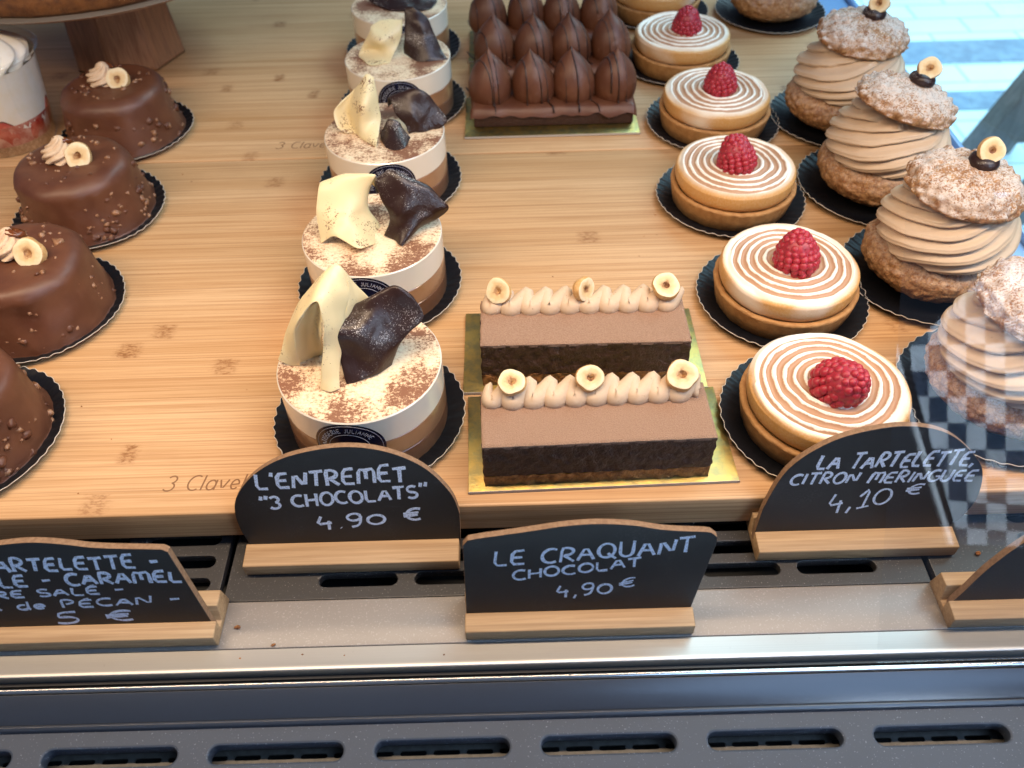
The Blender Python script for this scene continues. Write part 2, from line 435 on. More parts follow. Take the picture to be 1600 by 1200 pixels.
# ------------------------------------------------------------------ mesh helpers
class MB:
    def __init__(s):
        s.v, s.f, s.mi, s.at = [], [], [], {}
    def add(s, v, f, mi=0, **at):
        b = len(s.v)
        s.v += [tuple(p) for p in v]
        s.f += [tuple(i + b for i in q) for q in f]
        s.mi += [mi] * len(f)
        for k, vals in at.items():
            s.at.setdefault(k, [0.0] * b)
            s.at[k] += [0.0] * (b - len(s.at[k])) + list(vals)
        return s
    def surf(s, fn, nu, nv, wu=False, wv=False, mi=0, at=None):
        """grid of points fn(i, j)"""
        v, A = [], {}
        for i in range(nu):
            for j in range(nv):
                p = fn(i, j)
                if at:
                    for k, val in at(i, j).items():
                        A.setdefault(k, []).append(val)
                v.append(p)
        f = []
        for i in range(nu if wu else nu - 1):
            for j in range(nv if wv else nv - 1):
                i2, j2 = (i + 1) % nu, (j + 1) % nv
                f.append((i * nv + j, i * nv + j2, i2 * nv + j2, i2 * nv + j))
        return s.add(v, f, mi, **A)
    def lathe(s, prof, n=48, fn=None, mi=0, at=None, c=(0, 0, 0)):
        """profile [(r, z)] from the axis below, outward, upward; fn(r, z, th, k) -> (r, z)"""
        def pt(i, j):
            r, z = prof[i]
            th = tau * j / n
            if fn:
                r, z = fn(r, z, th, i)
            return (c[0] + r * cos(th), c[1] + r * sin(th), c[2] + z)
        return s.surf(lambda i, j: pt(i, j), len(prof), n, False, True, mi, at)
    def tube(s, pts, rad, n=8, mi=0, flat=None, cap=True, closed=False):
        pts = [Vector(p) for p in pts]
        m = len(pts)
        rr = rad if isinstance(rad, (list, tuple)) else [rad] * m
        ring, nrm = [], None
        for i in range(m):
            a, b = pts[max(i - 1, 0)], pts[min(i + 1, m - 1)]
            if closed:
                a, b = pts[i - 1], pts[(i + 1) % m]
            tn = (b - a)
            tn = tn.normalized() if tn.length > 1e-9 else Vector((1, 0, 0))
            if nrm is None:
                nrm = tn.orthogonal().normalized()
                if flat is not None:
                    nrm = Vector(flat)
            nrm = (nrm - tn * nrm.dot(tn))
            nrm = nrm.normalized() if nrm.length > 1e-6 else tn.orthogonal().normalized()
            bi = tn.cross(nrm)
            ring.append([pts[i] + (nrm * cos(tau * j / n) * (1 if flat is None else .04) + bi * sin(tau * j / n)) * rr[i] for j in range(n)])
        v = [p for q in ring for p in q]
        f = []
        for i in range(m if closed else m - 1):
            i2 = (i + 1) % m
            for j in range(n):
                j2 = (j + 1) % n
                f.append((i * n + j, i * n + j2, i2 * n + j2, i2 * n + j))
        if cap and not closed:
            f.append(tuple(range(n - 1, -1, -1)))
            f.append(tuple((m - 1) * n + j for j in range(n)))
        return s.add(v, f, mi)
    def ball(s, c, r, n=10, m=7, mi=0, rot=None, seed=None, amp=0.0):
        r = r if isinstance(r, (list, tuple)) else (r, r, r)
        c = Vector(c)
        def pt(i, j):
            ph = pi * i / (m - 1) - pi / 2
            th = tau * j / n
            d = Vector((cos(ph) * cos(th), cos(ph) * sin(th), sin(ph)))
            k = 1.0
            if seed is not None:
                k += amp * noise.noise(d * 1.7 + Vector((seed, seed * 2.1, seed * .7)))
            q = Vector((d.x * r[0] * k, d.y * r[1] * k, d.z * r[2] * k))
            if rot is not None:
                q = rot @ q
            return c + q
        return s.surf(pt, m, n, False, True, mi)
    def box(s, x0, x1, y0, y1, z0, z1, mi=0):
        v = [(x, y, z) for x in (x0, x1) for y in (y0, y1) for z in (z0, z1)]
        return s.add(v, [(0, 1, 3, 2), (4, 6, 7, 5), (0, 4, 5, 1), (2, 3, 7, 6), (0, 2, 6, 4), (1, 5, 7, 3)], mi)
    def xform(s, mat, start=0):
        s.v[start:] = [tuple(mat @ Vector(p)) for p in s.v[start:]]
        return s
    def build(s, name, mat, parent=None, smooth=True, sharp=50, bevel=0, seg=2):
        me = bpy.data.meshes.new(name)
        me.from_pydata([(x * CM, y * CM, z * CM) for x, y, z in s.v], [], s.f)
        for m in (mat if isinstance(mat, (list, tuple)) else [mat]):
            me.materials.append(M[m])
        me.polygons.foreach_set('material_index', s.mi)
        for k, vals in s.at.items():
            vals = vals + [0.0] * (len(s.v) - len(vals))
            a = me.attributes.new(k, 'FLOAT', 'POINT')
            a.data.foreach_set('value', vals)
        if bevel:
            bm = bmesh.new(); bm.from_mesh(me)
            bmesh.ops.remove_doubles(bm, verts=bm.verts, dist=1e-7)
            es = [e for e in bm.edges if len(e.link_faces) == 2 and e.calc_face_angle(0) > R(35)]
            bmesh.ops.bevel(bm, geom=es, offset=bevel * CM, segments=seg, affect='EDGES', profile=.5)
            bm.to_mesh(me); bm.free()
        else:
            bm = bmesh.new(); bm.from_mesh(me)
            bmesh.ops.recalc_face_normals(bm, faces=bm.faces)
            bm.to_mesh(me); bm.free()
        me.polygons.foreach_set('use_smooth', [smooth] * len(me.polygons))
        if smooth and sharp < 180:
            me.set_sharp_from_angle(angle=R(sharp))
        me.update()
        o = bpy.data.objects.new(name, me)
        C.objects.link(o)
        if parent is not None:
            o.parent = parent
        return o

def slab(name, outline, holes, thick, mat, parent=None, bevel=0.0, front=None):
    """a flat plate cut to OUTLINE with HOLES (cm, in its own x-y plane), THICK along z from 0 down"""
    cu = bpy.data.curves.new(name, 'CURVE')
    cu.dimensions = '2D'
    cu.fill_mode = 'BOTH'
    cu.extrude = max(thick * CM / 2 - bevel * CM, 1e-5)
    cu.bevel_depth = bevel * CM
    cu.bevel_resolution = 1
    for loop in [outline] + holes:
        sp = cu.splines.new('POLY')
        sp.points.add(len(loop) - 1)
        for p, q in zip(sp.points, loop):
            p.co = (q[0] * CM, q[1] * CM, 0, 1)
        sp.use_cyclic_u = True
    tmp = bpy.data.objects.new(name + '_tmp', cu)
    C.objects.link(tmp)
    dg = bpy.context.evaluated_depsgraph_get()
    me = bpy.data.meshes.new_from_object(tmp.evaluated_get(dg))
    bpy.data.objects.remove(tmp)
    bpy.data.curves.remove(cu)
    me.name = name
    me.materials.clear()
    for m in (mat if isinstance(mat, (list, tuple)) else [mat]):
        me.materials.append(M[m])
    for p in me.polygons:
        p.material_index = 1 if (front and abs(p.normal.z) < .5) else 0
    me.polygons.foreach_set('use_smooth', [True] * len(me.polygons))
    me.set_sharp_from_angle(angle=R(35))
    me.transform(Matrix.Translation((0, 0, -thick * CM / 2)))
    o = bpy.data.objects.new(name, me)
    C.objects.link(o)
    if parent is not None:
        o.parent = parent
    return o

def stadium(cx, cy, w, h, n=8):
    r = h / 2
    pts = []
    for k in range(n + 1):
        a = -pi / 2 + pi * k / n
        pts.append((cx + w / 2 - r + r * cos(a), cy + r * sin(a)))
    for k in range(n + 1):
        a = pi / 2 + pi * k / n
        pts.append((cx - w / 2 + r + r * cos(a), cy + r * sin(a)))
    return pts

def cr(ps, n):
    """Catmull-Rom through the points PS, n samples per span"""
    ps = [Vector(p) for p in ps]
    out = []
    for i in range(len(ps) - 1):
        p0, p1, p2 = ps[max(i - 1, 0)], ps[i], ps[i + 1]
        p3 = ps[min(i + 2, len(ps) - 1)]
        for k in range(n):
            t = k / n
            out.append(.5 * ((2 * p1) + (p2 - p0) * t + (2 * p0 - 5 * p1 + 4 * p2 - p3) * t * t + (3 * p1 - p0 - 3 * p2 + p3) * t ** 3))
    out.append(ps[-1])
    return out

def sheet(mb, rows, thick=.16, n=7, mi=0, wob=.06, seed=0):
    """a bent leaf of chocolate through a grid of points, with real thickness and thinner edges"""
    a = [cr(r, n) for r in rows]
    cols = list(zip(*a))
    b = [cr(c, n) for c in cols]
    nu, nv = len(b), len(b[0])
    P = [[b[i][j] + Vector((noise.noise(b[i][j] * .9 + Vector((seed, 0, 0))), noise.noise(b[i][j] * .9 + Vector((0, seed, 9))),
                            noise.noise(b[i][j] * .9 + Vector((5, 0, seed))))) * wob for j in range(nv)] for i in range(nu)]
    def nrm(i, j):
        du = P[min(i + 1, nu - 1)][j] - P[max(i - 1, 0)][j]
        dv = P[i][min(j + 1, nv - 1)] - P[i][max(j - 1, 0)]
        q = du.cross(dv)
        return q.normalized() if q.length > 1e-9 else Vector((0, 0, 1))
    N = [[nrm(i, j) for j in range(nv)] for i in range(nu)]
    def th(i, j):
        e = min(i, nu - 1 - i, j, nv - 1 - j)
        return thick * (.32, .72, .92)[e] * .5 if e < 3 else thick * .5
    st = len(mb.v)
    top = [P[i][j] + N[i][j] * th(i, j) for i in range(nu) for j in range(nv)]
    bot = [P[i][j] - N[i][j] * th(i, j) for i in range(nu) for j in range(nv)]
    f = []
    K = nu * nv
    for i in range(nu - 1):
        for j in range(nv - 1):
            q = (i * nv + j, i * nv + j + 1, (i + 1) * nv + j + 1, (i + 1) * nv + j)
            f.append(q)
            f.append(tuple(K + k for k in reversed(q)))
    rim = [(0, j) for j in range(nv)] + [(i, nv - 1) for i in range(1, nu)] + [(nu - 1, j) for j in range(nv - 2, -1, -1)] + [(i, 0) for i in range(nu - 2, 0, -1)]
    for k in range(len(rim)):
        a_, b_ = rim[k], rim[(k + 1) % len(rim)]
        ia, ib = a_[0] * nv + a_[1], b_[0] * nv + b_[1]
        f.append((ib, ia, K + ia, K + ib))
    mb.add(top + bot, f, mi)
    return mb

def tag(o, label, cat, group=None, kind=None):
    if label:
        o['label'] = label
    if cat:
        o['category'] = cat
    if group:
        o['group'] = group
    if kind:
        o['kind'] = kind
    return o

def thing(name, label, cat, loc=(0, 0, 0), rz=0, group=None):
    o = bpy.data.objects.new(name, None)
    C.objects.link(o)
    o.empty_display_size = .02
    o.location = Vector(loc) * CM
    o.rotation_euler.z = rz
    return tag(o, label, cat, group)

def dup(o, loc, rz, label, deep=True):
    """a copy of a thing with copies of its parts and their sub-parts"""
    r = o.copy(); C.objects.link(r)
    r.location = Vector(loc) * CM
    r.rotation_euler.z = rz
    r['label'] = label
    for ch in list(o.children):
        c = ch.copy(); C.objects.link(c); c.parent = r
        for g in list(ch.children):
            d = g.copy(); C.objects.link(d); d.parent = c
    return r

# ------------------------------------------------------------------ pen strokes for all writing
def arc(cx, cy, rx, ry, a0, a1, n=9):
    return [(cx + rx * cos(R(a0 + (a1 - a0) * k / n)), cy + ry * sin(R(a0 + (a1 - a0) * k / n))) for k in range(n + 1)]
GL = {   # letter: (width, [strokes]) on a line of height 1
 'A': (.72, [[(0, 0), (.36, 1), (.70, 0)], [(.14, .38), (.58, .36)]]),
 'B': (.62, [[(.06, 0), (.06, 1)] + arc(.22, .76, .32, .24, 80, -80) + arc(.22, .27, .38, .27, 80, -90) + [(.06, 0)]]),
 'C': (.66, [arc(.42, .5, .40, .5, 55, 305)]),
 'E': (.62, [[(.58, 1), (.08, .97), (.02, .04), (.60, .02)], [(.06, .52), (.50, .52)]]),
 'G': (.70, [arc(.42, .5, .40, .5, 55, 330) + [(.74, .45), (.46, .45)]]),
 'H': (.66, [[(.04, 1), (.02, 0)], [(.62, 1), (.60, 0)], [(.03, .5), (.61, .52)]]),
 'I': (.20, [[(.10, 1), (.08, 0)]]),
 'i': (.22, [[(.10, .68), (.08, 0)], [(.12, .98), (.12, .90)]]),
 'J': (.50, [[(.44, 1), (.42, .25)] + arc(.24, .22, .18, .22, 0, -150)]),
 'L': (.58, [[(.08, 1), (.02, .04), (.56, .02)]]),
 'M': (.86, [[(.02, 0), (.06, .98), (.40, .90), (.42, .30)], [(.40, .90), (.80, 1), (.82, 0)]]),
 'm': (.86, [[(.02, 0), (.08, 1), (.42, .25), (.78, 1), (.84, 0)]]),
 'N': (.72, [[(.02, 0), (.08, 1), (.60, .04), (.68, 1)]]),
 'O': (.76, [arc(.38, .5, .36, .5, 100, 462, 14)]),
 'P': (.60, [[(.06, 0), (.06, 1)] + arc(.22, .74, .34, .27, 80, -90)]),
 'Q': (.78, [arc(.38, .5, .36, .5, 100, 462, 14), [(.44, .30), (.80, -.12)]]),
 'R': (.64, [[(.04, 0), (.06, 1)] + arc(.22, .74, .34, .27, 80, -90) + [(.16, .48), (.62, 0)]]),
 'S': (.58, [arc(.30, .75, .27, .25, 40, 260) + arc(.28, .25, .28, .25, 80, -150)]),
 'T': (.66, [[(0, .96), (.66, 1)], [(.34, .98), (.30, 0)]]),
 'U': (.68, [[(.04, 1), (.04, .4)] + arc(.32, .32, .28, .32, 190, 350) + [(.62, 1)]]),
 'V': (.66, [[(0, 1), (.32, 0), (.66, 1)]]),
 'X': (.62, [[(.02, 1), (.60, 0)], [(.60, 1), (.02, 0)]]),
 'x': (.52, [[(.02, .66), (.48, 0)], [(.48, .66), (.02, 0)]]),
 'd': (.54, [arc(.24, .30, .23, .30, 60, 330), [(.48, .98), (.46, .10), (.54, 0)]]),
 'e': (.50, [[(.06, .32), (.46, .36)] + arc(.26, .34, .22, .32, 5, 320)]),
 'l': (.18, [[(.08, 1), (.08, 0)]]),
 'a': (.56, [arc(.26, .33, .25, .33, 50, 410, 12), [(.50, .66), (.50, 0)]]),
 'v': (.50, [[(0, .66), (.24, 0), (.48, .66)]]),
 'o': (.56, [arc(.27, .33, .26, .33, 90, 450, 12)]),
 's': (.40, [arc(.20, .50, .17, .16, 45, 265, 6) + arc(.19, .17, .19, .17, 80, -145, 6)]),
 '0': (.70, [arc(.35, .36, .33, .36, 100, 460, 14)]),
 '1': (.42, [[(0, .62), (.34, 1), (.22, .04)], [(0, .02), (.46, .06)]]),
 '3': (.56, [arc(.26, .76, .25, .24, 150, -80) + arc(.24, .27, .30, .27, 80, -150)]),
 '4': (.66, [[(.24, 1), (.04, .42), (.60, .46)], [(.50, .62), (.46, -.05)]]),
 '5': (.56, [[(.54, 1), (.12, .98), (.08, .58)] + arc(.24, .30, .30, .29, 105, -140)]),
 '9': (.60, [arc(.28, .72, .26, .26, 20, 380, 12) + [(.50, .35), (.40, .08), (.14, 0)]]),
 '€': (.74, [arc(.46, .5, .34, .48, 55, 300), [(0, .60), (.58, .64)], [(0, .40), (.54, .44)]]),
 "'": (.16, [[(.10, 1.04), (.06, .80)]]),
 '"': (.40, [[(.06, 1.10), (.02, .78)], [(.36, 1.12), (.30, .80)]]),
 ',': (.24, [[(.14, .08), (.04, -.22)]]),
 '.': (.24, [[(.10, .06), (.12, .02)]]),
 '-': (.52, [[(.06, .48), (.46, .52)]]),
 'É': (.62, [[(.58, 1), (.08, .97), (.02, .04), (.60, .02)], [(.06, .52), (.50, .52)], [(.26, 1.08), (.48, 1.20)]]),
 ' ': (.40, []),
}
def soften(ps, times=1):
    for _ in range(times):
        q = [ps[0]]
        for a, b in zip(ps, ps[1:]):
            q += [(a[0] * .78 + b[0] * .22, a[1] * .78 + b[1] * .22), (a[0] * .22 + b[0] * .78, a[1] * .22 + b[1] * .78)]
        q.append(ps[-1])
        ps = q
    return ps
def strokes(text, x0, y0, x1, y1, h, slant=.0, wobble=.03, gap=.16, seed=1):
    """the strokes of a line of writing from (x0, y0) to (x1, y1), capitals H high"""
    rg = random.Random(seed)
    W = sum(GL[c][0] + gap for c in text) - gap
    L = math.hypot(x1 - x0, y1 - y0)
    ux, uy = (x1 - x0) / L, (y1 - y0) / L
    kx = L / W
    out, x = [], 0.0
    for c in text:
        w, st = GL[c]
        dy, sc, sl = rg.uniform(-1, 1) * wobble, 1 + rg.uniform(-1, 1) * wobble * 1.6, slant + rg.uniform(-1, 1) * wobble
        for s in st:
            pts = []
            for (a, b) in s:
                bx = (x + a) * kx + b * sl * h
                by = (b * sc + dy) * h
                pts.append((x0 + ux * bx - uy * by, y0 + uy * bx + ux * by))
            out.append(soften(pts))
        x += w + gap
    return out

# leaves of chocolate: grids of points, one set per cake
W1 = [[(-2.87, -0.26, 4.1), (-2.58, -0.5, 6.51), (-1.76, -0.5, 7.92), (-1.16, -0.5, 8.32), (-1.05, -0.9, 7.55), (-1.31, -1.2, 5.9), (-1.64, -1.88, 4.1)], [(-3.44, -0.19, 4.1), (-3.01, 0.3, 6.19), (-1.4, 0.4, 8.35), (-0.67, 0.3, 8.57), (-0.65, -0.5, 7.45), (-0.87, -1.0, 5.68), (-1.13, -2.06, 4.1)], [(-3.97, 0.03, 4.3), (-2.62, 1.0, 6.85), (-0.54, 1.4, 8.97), (-0.01, 1.0, 7.79), (-0.32, 0.1, 6.69), (-0.6, -0.7, 5.38), (-0.7, -1.87, 4.1)]]
W1B = [[(-0.42, 1.4, 9.01), (0.62, 1.9, 6.52)], [(-0.04, 1.0, 7.95), (0.25, 1.3, 6.32)], [(-0.32, 0.1, 6.69), (-0.07, 0.5, 5.68)]]
D1 = [[(0.06, 1.5, 6.06), (1.07, 1.6, 6.18), (1.91, 1.7, 6.56), (2.73, 1.4, 6.46)], [(0.05, 0.9, 6.92), (0.95, 1.0, 7.16), (1.98, 1.2, 7.75), (3.01, 1.0, 7.21)], [(-0.31, 0.2, 6.68), (0.71, 0.4, 6.78), (2.09, 0.8, 6.94), (3.22, 0.7, 6.09)], [(-0.61, -0.5, 6.48), (0.57, -0.5, 5.98), (1.59, -0.2, 5.74), (2.59, 0.3, 5.64)], [(-0.61, -0.9, 5.15), (0.3, -0.8, 4.84), (1.28, -0.6, 4.94), (2.19, -0.1, 5.19)], [(-0.48, -1.5, 4.05), (0.31, -1.28, 4.1), (1.13, -0.85, 4.1), (1.7, -0.22, 4.1)]]
W2 = [[(-2.69, 1.6, 5.88), (-1.45, 1.7, 6.4), (-0.21, 1.7, 6.45), (0.3, 1.5, 6.12)], [(-2.71, 1.1, 6.63), (-1.3, 1.3, 7.04), (-0.24, 1.3, 7.02), (0.49, 1.2, 7.06)], [(-2.99, 0.2, 5.57), (-1.36, 0.0, 5.74), (-0.44, 0.5, 5.64), (-0.15, 1.0, 5.38)], [(-2.93, -0.3, 4.73), (-1.5, -0.6, 5.39), (-0.44, 0.0, 4.8), (0.64, 0.3, 3.6)], [(-2.85, -1.05, 4.1), (-1.84, -1.2, 4.7), (-0.56, -2.11, 4.5), (0.2, -1.29, 4.1)]]
D2 = [[(0.37, 1.2, 5.86), (1.24, 1.3, 6.75), (2.55, 1.2, 6.15), (3.44, 1.0, 5.71)], [(0.52, 0.8, 6.74), (1.45, 0.9, 7.6), (2.67, 0.8, 7.02), (3.66, 0.7, 6.35)], [(0.86, 0.2, 6.07), (1.99, 0.0, 6.52), (3.35, 0.1, 5.97), (4.62, 0.3, 5.37)], [(1.19, -0.3, 5.32), (2.0, -0.5, 5.62), (2.92, -0.2, 5.25), (3.85, 0.2, 4.75)], [(0.83, -0.52, 4.2), (1.38, -0.79, 4.1), (1.88, -1.37, 4.1), (2.34, -0.2, 4.1)]]
W3 = [[(-2.38, 0.9, 5.98), (-1.53, 1.1, 6.67), (-0.86, 1.3, 7.42), (-0.41, 1.2, 7.25)], [(-3.25, 0.4, 5.38), (-2.32, 0.9, 5.57), (-1.06, -0.3, 6.24), (-0.25, 0.5, 5.86)], [(-3.08, -0.1, 4.53), (-2.33, 0.6, 4.47), (-1.33, -0.6, 5.11), (-0.15, -0.2, 4.85)], [(-2.55, -0.3, 4.1), (-1.9, -0.29, 4.1), (-1.47, -0.9, 4.1), (-0.33, -2.13, 4.1)]]
D3 = [[(0.32, 1.2, 5.19), (1.56, 1.3, 5.93), (2.6, 1.2, 5.95), (3.44, 1.1, 5.15)], [(0.46, 0.7, 6.0), (1.78, 0.9, 6.47), (2.9, 0.9, 6.23), (4.11, 0.7, 4.5)], [(0.81, 0.1, 5.35), (1.86, 0.1, 5.59), (2.82, 0.3, 5.04), (3.98, 0.4, 4.25)], [(1.41, -0.2, 4.8), (2.05, -0.3, 4.7), (2.77, -0.1, 4.28), (3.5, 0.2, 3.94)], [(1.75, -0.5, 4.25), (1.73, -0.4, 4.05), (2.12, -0.38, 4.1), (2.76, -0.29, 4.1)]]
D3R = [[(-0.14, -0.6, 4.51), (0.43, -0.4, 5.08), (1.05, -0.4, 4.92), (1.22, -0.5, 4.13)], [(-0.2, -0.8, 4.06), (0.42, -1.0, 4.58), (1.17, -0.9, 4.5), (1.49, -0.6, 4.18)], [(0.26, -2.11, 4.1), (0.86, -2.5, 4.1), (1.47, -2.17, 4.1), (1.77, -0.98, 4.1)]]
W4 = [[(-1.22, 1.0, 6.36), (-0.36, 1.1, 6.36), (0.58, 1.1, 6.27)], [(-1.8, 0.6, 6.11), (-0.5, 0.3, 5.91), (0.47, 0.6, 5.61)], [(-1.97, 0.2, 5.7), (-1.09, -0.5, 5.26), (0.19, 0.2, 4.9)], [(-2.99, 0.13, 4.2), (-1.72, 0.2, 4.36), (-0.46, -1.1, 4.1)], [(-2.54, -0.82, 4.1), (-1.87, -1.65, 4.1), (-0.6, -1.25, 4.1)]]
D4 = [[(0.86, 0.9, 7.2), (1.14, 1.0, 7.3), (1.57, 0.9, 7.3)], [(0.76, 0.5, 6.37), (1.75, 0.3, 6.57), (2.59, 0.6, 6.42)], [(0.68, 0.1, 5.38), (1.96, -0.2, 5.48), (3.07, 0.2, 5.12)], [(0.57, -0.04, 4.1), (1.88, -1.25, 4.1), (3.91, -0.73, 4.1)]]
D5 = [[(-2.35, 0.9, 4.79), (-0.37, 1.0, 5.01), (1.74, 0.9, 4.83), (3.02, 0.8, 4.52)], [(-2.5, 0.2, 4.43), (-0.34, 0.0, 4.61), (1.74, 0.1, 4.35), (3.25, 0.3, 4.07)], [(-2.0, -0.4, 4.1), (0.05, -1.71, 4.1), (1.97, -1.72, 4.1), (3.21, -0.56, 4.1)]]
W1C = [[(-2.05, -0.45, 7.5), (-1.75, 0.1, 7.6), (-1.31, 0.1, 7.84), (-1.04, -0.6, 7.94)], [(-2.85, -0.3, 6.0), (-2.4, 0.45, 5.61), (-1.82, 0.4, 5.84), (-1.22, -0.85, 6.79)], [(-3.15, -0.1, 4.05), (-2.6, 0.1, 4.05), (-2.23, 0.43, 4.05), (-1.93, 0.6, 4.05)]]

# ------------------------------------------------------------------ setting: street, display case
t = MB(); t.box(-700, 900, -700, 1300, -95, -85)
tag(t.build('pavement', 'paver', smooth=False), 'pale street paving seen through the side glass of the case', None, kind='structure')
for y0, y1 in ((212, 222.5), (240, 255)):  # two darker blue grey bands across the paving
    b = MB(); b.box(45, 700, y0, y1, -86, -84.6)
    tag(b.build('pavement_band', 'dark_band', smooth=False, bevel=.3), 'dark blue grey band across the pale paving', None, kind='structure')

Zd = -2.5                                   # the deck of the case in front of the boards
X0, X1 = -48.0, 33.4
case = thing('display_case', 'glass fronted bakery display case with grey vented ledge and steel rail', 'display case', (0, 0, 0))
def rail(name, prof, mat, bevel=.06, x0=X0, x1=X1):
    """a bar of constant section prof [(y, z)] along x"""
    n = len(prof)
    mb = MB()
    v = [(x0, y, z) for y, z in prof] + [(x1, y, z) for y, z in prof]
    f = [(k, (k + 1) % n, n + (k + 1) % n, n + k) for k in range(n)] + [tuple(range(n - 1, -1, -1)), tuple(range(n, 2 * n))]
    mb.add(v, f)
    return mb.build(name, mat, case, bevel=bevel)
# the vented plates right behind the strip
for (a, b, s0) in ((X0, -14.35, -16.75), (-13.95, 19.6, -12.3), (20.0, X1, 22.0)):
    holes = []
    k0 = math.ceil((a + 2.3 - s0) / 4.62)
    x = s0 + k0 * 4.62
    while x + 2.1 < b:
        for y in (20.95, 22.2, 23.5):
            holes.append(stadium(x, y, 3.9, .78))
        x += 4.62
    g = slab('vent_plate', [(a, 20.0), (b, 20.0), (b, 25.0), (a, 25.0)], holes, .5, 'grille', case, bevel=.05)
    g.location.z = (Zd) * CM
d = MB(); d.box(X0, X1, 18.6, 88.5, -9, -5.2); d.build('duct_floor', 'void', case, smooth=False)
d = MB(); d.box(X0, 33.0, 25.05, 88.2, -4.6, -2.06); d.build('shelf_floor', 'black_gasket', case, smooth=False)
rail('front_strip', [(19.94, -4.6), (19.94, Zd - .03), (19.8, Zd), (17.56, Zd), (17.56, -4.6)], 'shelf_strip', .04)
rail('steel_rail', [(17.53, -4.6), (17.53, Zd + .02), (16.72, Zd + .02), (16.62, Zd + .07), (16.46, Zd + .05), (16.42, Zd - .2), (16.42, -4.6)], 'steel', .03)
rail('glazing_channel', [(16.41, -4.6), (16.41, Zd - .42), (16.0, Zd - .42), (16.0, -4.6)], 'black_gasket', .0)
rail('gasket', [(16.28, Zd - .43), (16.28, Zd - .22), (16.15, Zd - .20), (16.12, Zd - .43)], 'black_gasket', .02)
rail('steel_lip', [(15.99, -4.6), (15.99, Zd - .06), (15.93, Zd), (15.80, Zd - .04), (15.74, Zd - .2), (15.74, -4.6)], 'bright_lip', .03)
rail('sloping_face', [(15.73, -4.6), (15.73, Zd - .14), (14.62, Zd - .72), (14.62, -4.6)], 'bumper_face', .03)
rail('bumper_bead', [(14.61, -4.6), (14.61, Zd - .68), (14.50, Zd - .60), (14.36, Zd - .66), (14.30, Zd - .8), (14.30, -4.6)], 'bumper_face', .03)
holes = [stadium(-24.7 + 7.1 * k, 13.2, 5.95, .95, 10) for k in range(9)]
bz = Zd - .82
bp = slab('bumper_top', [(X0, 6.5), (X1, 6.5), (X1, 14.29), (X0, 14.29)], holes, .7, 'bumper', case, bevel=.1)
bp.location.z = bz * CM
holes = []
x = X0 + 1.2
while x < X1 - 1:
    holes.append(stadium(x, 12.62, 1.18, .40, 6)); holes.append(stadium(x, 13.4, 1.18, .22, 6)); x += 1.45
ig = slab('duct_grille', [(X0, 11.4), (X1, 11.4), (X1, 14.2), (X0, 14.2)], holes, .12, 'inner_grille', case)
ig.location.z = (bz - 1.05) * CM
d = MB(); d.box(X0, X1, 6.6, 14.25, bz - 4, bz - 2.1); d.build('duct_floor', 'void', case, smooth=False)
d = MB(); d.box(X0, X1, 6.4, 6.6, -14, bz - .02); d.build('bumper_front', 'bumper', case, smooth=False, bevel=.08)
# the right-hand end of the case: ledge and side glass
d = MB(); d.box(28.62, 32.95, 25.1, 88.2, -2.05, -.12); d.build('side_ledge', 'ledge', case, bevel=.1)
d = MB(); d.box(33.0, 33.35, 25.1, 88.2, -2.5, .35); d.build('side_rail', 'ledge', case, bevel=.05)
g = MB(); g.add([(33.17, 21.5, .36), (33.17, 88.0, .36), (33.17, 88.0, 46), (33.17, 46, 46)], [(0, 1, 2, 3)])
g.build('side_glass', 'side_glass', case, smooth=False)

# front glass of the right-hand bay, leaning back out of its channel, seen by what it mirrors
lean = math.tan(R(35))
def fg(x, z):
    return (x, 16.15 + (z - Zd) * lean, z)
g = MB(); g.add([fg(15.8, Zd - .1), fg(32.9, Zd - .1), fg(32.9, 14), fg(15.8, 14)], [(0, 1, 2, 3)])
g.build('front_glass', 'front_glass', case, smooth=False)
# the checked cloth out in the street that this glass mirrors
g = MB()
ol = [(-9.2, 7.0), (-9.0, 3.0), (-7.8, -1.8), (-3.2, -20.2), (16, -19.5), (16, 22.0), (3.0, 19.5)]
n_ = len(ol)
g.add([(a, b, 0) for a, b in ol] + [(a, b, .4) for a, b in ol], [tuple(range(n_)), tuple(range(2 * n_ - 1, n_ - 1, -1))] + [(k, (k + 1) % n_, n_ + (k + 1) % n_, n_ + k) for k in range(n_)])
cl = thing('checked_cloth', 'blue and white checked cloth hanging outside, seen mirrored in the front glass', 'cloth', (0, 0, 0))
cl.matrix_world = Matrix(((.8699, .0279, .4924, .6423), (.4454, .3845, -.8086, -.4997), (-.2119, .9227, .3221, .3627), (0, 0, 0, 1)))
g.build('cloth', 'check', cl, smooth=False)
g = MB(); g.tube([(-11.4, 7.5, -.5), (-9.4, -2.0, -.5), (-4.4, -20.3, -.5)], .5, 10)
g.build('pale_pole', 'white_hem', cl)

# the wooden chair outside, only a leg and a stretcher of it in view
ch = thing('wooden_chair', 'grey weathered wooden chair leg standing outside behind the side glass', 'chair', (112, 150, -85))
def bar(a, b, w, name='leg'):
    mb = MB()
    mb.tube([Vector(a) - Vector((112, 150, -85)), Vector(b) - Vector((112, 150, -85))], w, 4)
    mb.build(name, 'chair_wood', ch, smooth=False, bevel=.4)
bar((87.4, 150, -84.9), (110.8, 150, -24), 4.0)
bar((103.5, 150, -84.9), (121, 150, -58), 4.0)
bar((100, 150, -55.5), (126, 150, -55.5), 2.4, 'stretcher')
bar((128, 192, -84.9), (143, 192, -24), 4.0)
bar((109, 148, -22), (143, 194, -22), 3.0, 'seat_rail')

